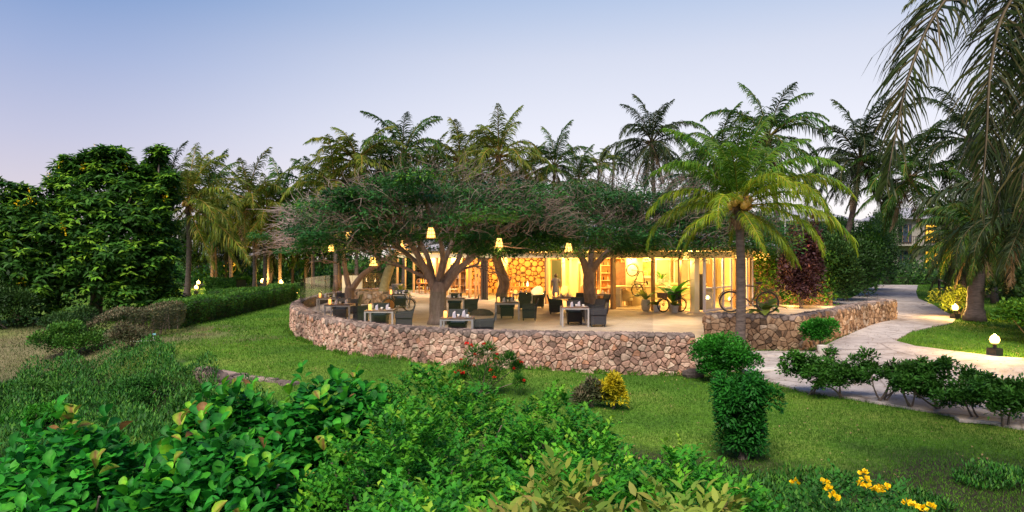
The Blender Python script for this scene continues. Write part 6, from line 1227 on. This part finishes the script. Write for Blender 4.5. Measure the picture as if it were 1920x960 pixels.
def bigleaf_bush(label, cx_, cy_, rx_, ry_, ztop, seed, n_ros=62, L=.134, n_in=6500):
    z0 = H(cx_, cy_); t = thing('sea_grape_bush', label, 'bush', (cx_, cy_, z0), 0, 'big round leaved bushes in the left foreground'); gr = random.Random(seed); g = np.random.default_rng(seed); h_ = ztop - z0; cnt = 0
    def dome(x, y): return max(.35, 1 - .42 * (x * x + y * y) ** .9) + .045 * math.sin(x * 7 + seed) * math.cos(y * 6)
    for k in range(7):
        a_ = gr.uniform(0, 6.28); q = gr.uniform(.3, .8); MB().tube(smooth3([(gr.uniform(-.2, .2), gr.uniform(-.2, .2), 0), (math.cos(a_) * q * .5 * rx_, math.sin(a_) * q * .5 * ry_, h_ * .5), (math.cos(a_) * q * rx_, math.sin(a_) * q * ry_, h_ * dome(q * math.cos(a_), q * math.sin(a_)) - .1)], 8), [.04, .036, .032, .028, .022, .018, .014, .01], 6).build('stem', M['twig_brown'], t)
    for r_ in range(n_ros):
        a_ = r_ * 2.39996; q = math.sqrt((r_ + .5) / n_ros) * 1.0; x, y = math.cos(a_) * q + gr.uniform(-.06, .06), math.sin(a_) * q + gr.uniform(-.06, .06); c = Vector((x * rx_, y * ry_, h_ * dome(x, y) + gr.uniform(-.16, .1))); tilt = Vector((x * .5, y * .5 - .12, 1)).normalized()
        rc = gr.choice((1, 1, 2, 2, 2, 3, 3, 4, 5)) if gr.random() < .75 else 0
        for k in range(gr.choice((4, 5, 5, 6))):
            if cnt >= 298: break
            az = k * 2.4 + gr.uniform(-.3, .3); el = gr.uniform(.5, 1.35) if k < 3 else gr.uniform(-.1, .9); d = (Vector((math.cos(az) * math.cos(el), math.sin(az) * math.cos(el), math.sin(el))) + tilt * .25).normalized(); o = bpy.data.objects.new('leaf', BL[(gr.randrange(6), 6 if gr.random() < .035 else max(0, min(5, rc + gr.choice((-1, 0, 0, 1)))))]); COL.objects.link(o); o.parent = t; cnt += 1
            s_ = L * gr.uniform(.5, 1.18); zx = (tilt - d * tilt.dot(d)).normalized(); yy = zx.cross(d); rot = Matrix((d, yy, zx)).transposed().to_euler(); rot.rotate_axis('X', gr.uniform(-.5, .5)); o.location = c - tilt * (.04 * k) + d * .03; o.rotation_euler = rot; o.scale = (s_, s_, s_)
    n = n_in; a_ = g.random(n) * 6.28; q = np.sqrt(g.random(n)) * 1.06; x, y = np.cos(a_) * q, np.sin(a_) * q; dm_ = np.maximum(.35, 1 - .42 * (x * x + y * y) ** .9); z = h_ * dm_ - .1 - g.random(n) ** 1.3 * .75; P = np.stack([x * rx_, y * ry_, z], 1); d = runit(n); d[:, 2] = d[:, 2] * .5 + .35
    tag(obj('inner_leaves', leafmesh('inner_leaves', P, d, nrm(runit(n) * .5 + np.array([0, 0, 1.])), L * g.uniform(.5, .95, n), L * .62, 'oval', np.clip(g.normal(.3, .2, n), 0, .85)), M['f_sea'], t), kind='stuff')
for i, (x, y, rx_, ry_, zt_, lb) in enumerate(((-3.35, 4.3, 1.15, 1.0, 1.72, 'in the lower left corner of the picture'), (-1.75, 4.15, 1.0, .9, 1.66, 'at the bottom, left of the small leaved shrub'), (-3.9, 6.0, 1.2, 1.1, 1.8, 'at the left, before the dry slope'), (-2.5, 5.7, 1.1, 1.0, 1.78, 'in the middle of the left foreground'), (-1.9, 7.4, 1.2, 1.0, 1.98, 'farthest, reaching up to the lawn edge'), (-3.1, 7.5, 1.0, .9, 1.82, 'behind the others, before the crumbling retaining wall'))):
    bigleaf_bush('bush with big round glossy leaves ' + lb, x, y, rx_, ry_, zt_, 100 + i)
def canopy_bush(label, cx_, cy_, rx_, ry_, ztop, mname, n, L, W, tmpl, seed, group=None, rlo=0., rhi=1., deep=.7, name='shrub', lump=.07, upr=.35, sprig=9):
    """wide shrub seen from above: leaves set on short sprigs over a lumpy canopy"""
    z0 = H(cx_, cy_); t = thing(name, label, 'shrub', (cx_, cy_, z0), 0, group); gr = random.Random(seed); g = np.random.default_rng(seed); h_ = ztop - z0
    for k in range(8):
        a_ = gr.uniform(0, 6.28); q = gr.uniform(.2, .8); MB().tube(smooth3([(gr.uniform(-.2, .2), gr.uniform(-.2, .2), 0), (math.cos(a_) * q * .5 * rx_, math.sin(a_) * q * .5 * ry_, h_ * .5), (math.cos(a_) * q * rx_, math.sin(a_) * q * ry_, h_ * .85)], 6), [.035, .03, .025, .02, .014, .008], 5).build('stem', M['twig_brown'], t)
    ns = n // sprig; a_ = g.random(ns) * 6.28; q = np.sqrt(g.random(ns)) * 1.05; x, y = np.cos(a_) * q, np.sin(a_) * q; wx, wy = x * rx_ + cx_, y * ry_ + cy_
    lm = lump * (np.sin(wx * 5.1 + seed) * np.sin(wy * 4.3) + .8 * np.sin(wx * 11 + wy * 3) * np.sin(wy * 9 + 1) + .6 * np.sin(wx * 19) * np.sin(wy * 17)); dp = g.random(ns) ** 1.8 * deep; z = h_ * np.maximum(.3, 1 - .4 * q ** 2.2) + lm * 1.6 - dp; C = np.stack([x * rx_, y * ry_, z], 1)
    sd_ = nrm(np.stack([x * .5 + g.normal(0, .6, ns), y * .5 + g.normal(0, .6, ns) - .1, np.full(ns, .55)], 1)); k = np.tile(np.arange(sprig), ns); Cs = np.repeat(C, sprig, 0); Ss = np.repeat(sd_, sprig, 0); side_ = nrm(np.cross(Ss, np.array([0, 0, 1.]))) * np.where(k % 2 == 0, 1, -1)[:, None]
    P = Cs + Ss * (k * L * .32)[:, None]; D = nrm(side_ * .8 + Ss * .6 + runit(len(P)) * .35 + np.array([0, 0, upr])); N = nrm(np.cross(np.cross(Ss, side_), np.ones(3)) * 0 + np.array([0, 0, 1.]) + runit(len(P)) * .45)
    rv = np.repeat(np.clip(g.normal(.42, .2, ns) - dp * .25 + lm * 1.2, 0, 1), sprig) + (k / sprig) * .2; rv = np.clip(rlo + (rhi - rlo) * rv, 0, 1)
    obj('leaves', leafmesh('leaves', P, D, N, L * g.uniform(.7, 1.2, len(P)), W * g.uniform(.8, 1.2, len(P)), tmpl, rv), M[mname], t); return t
gs = 'small leaved green shrubs in the foreground'
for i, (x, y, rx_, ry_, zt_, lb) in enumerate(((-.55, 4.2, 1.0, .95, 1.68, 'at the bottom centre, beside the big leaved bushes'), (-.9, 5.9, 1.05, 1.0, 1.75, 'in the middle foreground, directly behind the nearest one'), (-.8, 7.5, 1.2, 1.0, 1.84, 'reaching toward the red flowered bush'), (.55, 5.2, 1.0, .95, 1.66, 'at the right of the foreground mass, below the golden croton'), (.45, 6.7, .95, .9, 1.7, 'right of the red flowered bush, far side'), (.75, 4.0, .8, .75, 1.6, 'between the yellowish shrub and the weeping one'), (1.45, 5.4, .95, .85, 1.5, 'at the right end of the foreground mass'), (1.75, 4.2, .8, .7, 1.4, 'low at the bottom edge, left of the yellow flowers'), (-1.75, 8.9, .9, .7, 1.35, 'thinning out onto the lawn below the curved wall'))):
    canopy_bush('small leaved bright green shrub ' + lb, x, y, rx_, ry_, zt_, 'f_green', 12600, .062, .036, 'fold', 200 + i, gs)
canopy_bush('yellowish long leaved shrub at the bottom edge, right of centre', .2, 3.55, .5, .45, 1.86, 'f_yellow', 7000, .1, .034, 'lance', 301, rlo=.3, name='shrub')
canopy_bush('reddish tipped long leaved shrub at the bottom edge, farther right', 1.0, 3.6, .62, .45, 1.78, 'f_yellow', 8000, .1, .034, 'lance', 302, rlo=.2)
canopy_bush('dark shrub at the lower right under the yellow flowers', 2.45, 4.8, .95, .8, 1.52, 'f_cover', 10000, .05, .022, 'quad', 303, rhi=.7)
t = [o for o in COL.objects if o.get('label', '').startswith('dark shrub at the lower right under')][0]
for k, (u, v) in enumerate(((1545, 905), (1553, 918), (1562, 930), (1618, 888), (1622, 900), (1628, 915), (1640, 920), (1650, 918), (1660, 915), (1700, 944), (1712, 950), (1728, 955), (1745, 952), (1490, 905), (1566, 936), (1612, 908))):
    D_ = 4.7 - (v - 880) * .006; p = Q(u, v, D_) - t.location; m_ = 12; dd = runit(m_); dd[:, 2] = abs(dd[:, 2]); dd[:, 1] -= .4; obj('flower', leafmesh('flower', np.array(p) + dd * .008, dd, runit(m_), .034, .03, 'quad', rng.random(m_)), M['f_yel'], t)
# ground cover and dark planting on the left slope
def cover(x0, x1, y0, y1, h, fn=None):
    def f(n):
        x = rng.uniform(x0, x1, n * 2); y = rng.uniform(y0, y1, n * 2); ok = fn(x, y) if fn else np.ones(len(x), bool); x, y = x[ok][:n], y[ok][:n]; k = len(x)
        if k < n: x = np.resize(x, n); y = np.resize(y, n)
        z = hz(x, y) + rng.random(n) ** .7 * h * (.6 + .35 * np.sin(x * 2.2) * np.sin(y * 1.9) + .25 * np.sin(x * 4.7 + y * 3.1)); return np.stack([x, y, z], 1), np.tile([[0, -.2, .6]], (n, 1))
    return f
tag(scatter_leaves('ground_cover', cover(-15.5, -5.2, 10.5, 23.5, .75, lambda x, y: (x * .78 + y * .62 < 5.15 + .4 * np.sin(x * 2)) & (y < 24 + (x + 15.5) * 2) & (x > -15.6 + (23 - y) * .1)), 60000, .13, .035, 'f_cover', 'quad', .7, kind='stuff'), 'feathery dark green ground cover on the bank below the lawn', 'ground cover')
tag(scatter_leaves('ground_cover', cover(2.6, 9, 7.6, 10.2, .28, lambda x, y: np.sin(x * 1.3 + y) + np.sin(x * 2.9 + 1) * np.sin(y * 4) > .1), 14000, .09, .025, 'f_cover', 'quad', .7, kind='stuff'), 'low dark weeds in the lawn at the lower right', 'ground cover')
# ---------------------------------------------------------------- grass blades
def grass(name, n, region, ok_fn, L, W, mname, label):
    pw = 1.6; x0, x1, y0, y1 = region; u_ = rng.random(n * 3); y = y0 * (y1 / y0) ** u_; x = rng.uniform(-1, 1, n * 3) * (y * .8 + .5); ok = (x > x0) & (x < x1) & ok_fn(x, y); x, y = x[ok][:n], y[ok][:n]; k = len(x); s_ = np.clip(y / 14, .8, 2.6)
    P = np.stack([x, y, hz(x, y) - .012], 1); D = nrm(np.stack([rng.normal(0, .45, k), rng.normal(0, .45, k), np.ones(k)], 1)); w = .35 + .25 * np.sin(x * .8) * np.sin(y * .7) + .15 * np.sin(x * 2.3 + y * 1.3)
    o = obj(name, leafmesh(name, P, D, runit(k), L * s_ ** .5 * rng.uniform(.5, 1.3, k), W * s_, 'quad', np.clip(w + rng.normal(0, .2, k), 0, 1)), M[mname]); tag(o, label, 'grass', kind='stuff')
wlp = [tuple(p) for p in wl]; terr = wlp + [(-7, 56), (16, 52), (18.8, 42), (17.1, 30.6), (9.0, 21.4), (6.3, 22.3), (6.2, 18.5)]
okl = lambda x, y: ~inpoly(x, y, terr) & ~inpoly(x, y, pathpoly)
dry = lambda x, y: ((x + 19.5) / 7.) ** 2 + ((y - 26) / 6.8) ** 2 < 1 + .5 * np.sin(x * 1.7) * np.sin(y * 1.3)
bank = lambda x, y: (x * .78 + y * .62 < 5.3) & (x < -4.6)
grass('grass', 230000, (-60, 40, 7.5, 60), lambda x, y: okl(x, y) & ~bank(x, y) & ~dry(x, y), .062, .011, 'f_grass', 'short green lawn grass around the restaurant terrace')
grass('grass', 36000, (-28, -12, 15, 34), dry, .08, .012, 'f_drygrass', 'dry straw coloured grass on the slope at the left')
# ---------------------------------------------------------------- person
def person(label, loc, rz, h=1.66):
    t = thing('person', label, 'person', loc, rz); s = h / 1.66
    J = {'pel': (0, 0, .90), 'waist': (0, 0, 1.04), 'chest': (0, -.01, 1.24), 'neck': (0, 0, 1.42), 'nk2': (0, 0, 1.47), 'head': (0, -.01, 1.56), 'top': (0, 0, 1.65)}
    V = []; E_ = []; Rr = []
    def add(p, r, par): V.append(tuple(c * s for c in p)); Rr.append((r[0] * s, r[1] * s)); i = len(V) - 1; (E_.append((par, i)) if par is not None else None); return i
    pel = add(J['pel'], (.155, .11), None); wa = add(J['waist'], (.12, .09), pel); ch = add(J['chest'], (.15, .1), wa); ne = add(J['neck'], (.06, .055), ch); n2 = add(J['nk2'], (.048, .048), ne); hd = add(J['head'], (.078, .092), n2); add(J['top'], (.05, .06), hd)
    for sx_ in (-1, 1):
        hip = add((sx_ * .09, 0, .82), (.09, .09), pel); kn = add((sx_ * .1, -.01 + .04 * sx_, .46), (.055, .058), hip); an = add((sx_ * .1, .02 + .05 * sx_, .08), (.035, .038), kn); add((sx_ * .11, -.1 + .05 * sx_, .035), (.032, .03), an)
        sh = add((sx_ * .17, 0, 1.36), (.055, .055), ch); el = add((sx_ * .24, .03, 1.1), (.038, .038), sh); wr_ = add((sx_ * .26, -.03, .88), (.025, .025), el); pa = add((sx_ * .26, -.05, .8), (.018, .036), wr_)
        for f_ in range(4): k1 = add((sx_ * .262, -.085 + .023 * f_, .74), (.009, .009), pa); add((sx_ * .255, -.09 + .02 * f_, .69 + .008 * abs(f_ - 1.5)), (.008, .008), k1)
        k1 = add((sx_ * .245, -.09, .79), (.01, .01), pa); add((sx_ * .238, -.105, .755), (.009, .009), k1)
    me = bpy.data.meshes.new('body'); me.from_pydata(V, E_, []); me.update(); o = obj('body', me, M['skin'], t); sk = o.modifiers.new('skin', 'SKIN'); sk.use_smooth_shade = True; me.skin_vertices or None
    if not me.skin_vertices:
        bpy.context.view_layer.objects.active = o
    try:
        for i, r_ in enumerate(Rr): me.skin_vertices[0].data[i].radius = r_
        me.skin_vertices[0].data[0].use_root = True
    except Exception as ex: print('skin', ex)
    ss = o.modifiers.new('sub', 'SUBSURF'); ss.levels = 1; ss.render_levels = 1
    dr = MB(); prof = [(.19, .115, .48), (.2, .13, .62), (.19, .13, .82), (.165, .115, .96), (.135, .1, 1.06), (.165, .115, 1.22), (.175, .11, 1.34), (.13, .08, 1.42), (.075, .065, 1.44)]; k = 18
    dr.v = [(a_ * s * math.cos(2 * math.pi * i / k) * (1 + .03 * math.sin(5 * i) * (z < .7)), b_ * s * math.sin(2 * math.pi * i / k), z * s) for a_, b_, z in prof for i in range(k)]
    dr.f = [[j * k + i, j * k + (i + 1) % k, (j + 1) * k + (i + 1) % k, (j + 1) * k + i] for j in range(len(prof) - 1) for i in range(k)]; dr.build('dress', M['dress'], t, smooth=True)
    for sx_ in (-1, 1): MB().tube([(sx_ * .15 * s, 0, 1.38 * s), (sx_ * .2 * s, .01, 1.27 * s), (sx_ * .225 * s, .02, 1.17 * s)], [.066 * s, .062 * s, .056 * s], 10).build('sleeve', M['dress'], t, smooth=True)
    hr = MB().lathe([(.02, .11), (.07, .09), (.095, .04), (.1, -.02), (.085, -.07), (.05, -.1)], 14, (0, 0, 0)); hr.v = [(x * s, (y + .015) * s, (z + 1.575) * s) for x, y, z in hr.v]; hr.v += []; hr.lathe([(.01, -.045), (.045, -.02), (.05, .02), (.02, .05)], 10, (0, .1 * s, 1.61 * s)); hr.build('hair', M['hair'], t, smooth=True)
    fc = MB()
    for sx_ in (-1, 1): fc.lathe([(.004, -.008), (.012, 0), (.004, .008)], 8, (sx_ * .03 * s, -.088 * s, 1.565 * s)); fc.lathe([(.006, -.025), (.014, 0), (.006, .025)], 6, (sx_ * .085 * s, .0, 1.55 * s))
    fc.tube([(0, -.09 * s, 1.56 * s), (0, -.112 * s, 1.54 * s), (0, -.095 * s, 1.53 * s)], [.008, .012, .008], 6); fc.tube([(-.02 * s, -.092 * s, 1.508 * s), (.02 * s, -.092 * s, 1.508 * s)], .006, 5); fc.build('face', M['skin'], t)
    return t
person('person in a plain grey dress, hair pinned up, standing with back turned', (2.45, 38.2, ZF + .01), R(170))

# fallen leaves on lawn, path and terrace edge
n = 1500; x = rng.uniform(-14, 16, n * 3); y = rng.uniform(10, 30, n * 3); ok = ~inpoly(x, y, terr) & (x > -12); x, y = x[ok][:n], y[ok][:n]; onp = inpoly(x, y, pathpoly)
P = np.stack([x, y, hz(x, y) + np.where(onp, .045, .05)], 1); dd = runit(n); dd[:, 2] *= .25
tag(obj('fallen_leaves', leafmesh('fallen_leaves', P, dd, np.tile([[.1, .1, 1.]], (n, 1)), .06 * rng.uniform(.6, 1.4, n), .035, 'fold', rng.random(n)), mat('dry_leaf', (.2, .11, .04), .8, (.3, .22, .08), 3, 2)), 'brown fallen leaves scattered on the lawn and the path', 'fallen leaves', kind='stuff')

# weeds and longer grass along the wall foot
wv = np.array([tuple(p) for p in wl]); k = rng.integers(0, 52, 5200); f = rng.random(5200)[:, None]; q = wv[k] * (1 - f) + wv[k + 1] * f; e = nrm(wv[k + 1] - wv[k]); q = q + np.stack([-e[:, 1], e[:, 0]], 1) * (.02 + rng.random(5200)[:, None] ** 2 * .22) * 1.0
lumpw = (np.sin(q[:, 0] * 3.1) + np.sin(q[:, 0] * 7.7 + 1) > -.2); q = q[lumpw]; n = len(q)
tag(obj('wall_weeds', leafmesh('wall_weeds', np.stack([q[:, 0], q[:, 1], hz(q[:, 0], q[:, 1])], 1), nrm(runit(n) * .5 + np.array([0, 0, 1.])), runit(n), .13 * rng.uniform(.4, 1.4, n), .02, 'quad', rng.random(n)), M['f_grass']), 'uneven weeds and long grass along the foot of the curved wall', 'weeds', kind='stuff')

for i, (x, y, r_, h_, mn, lb) in enumerate(((-11.2, 16.2, .9, .8, 'f_green', 'low bright mound in the middle of the bank'), (-9.4, 14.6, .8, .7, 'f_hedge', 'low mound on the bank nearest the big leaved bushes'), (-13.2, 19.2, 1.0, .7, 'f_hedge', 'low mound on the bank beside the dry slope'), (-10.2, 18.6, .9, .8, 'f_cover', 'dark mound on the bank left of the crumbling wall'), (-8.0, 17.2, .6, .7, 'f_hedge', 'small mound creeping over the crumbling wall'))):
    shrub(lb, x, y, r_, r_ * .8, h_, mn, 3500, .09, .035, 'quad', 90 + i, nl=14, rhi=.8)
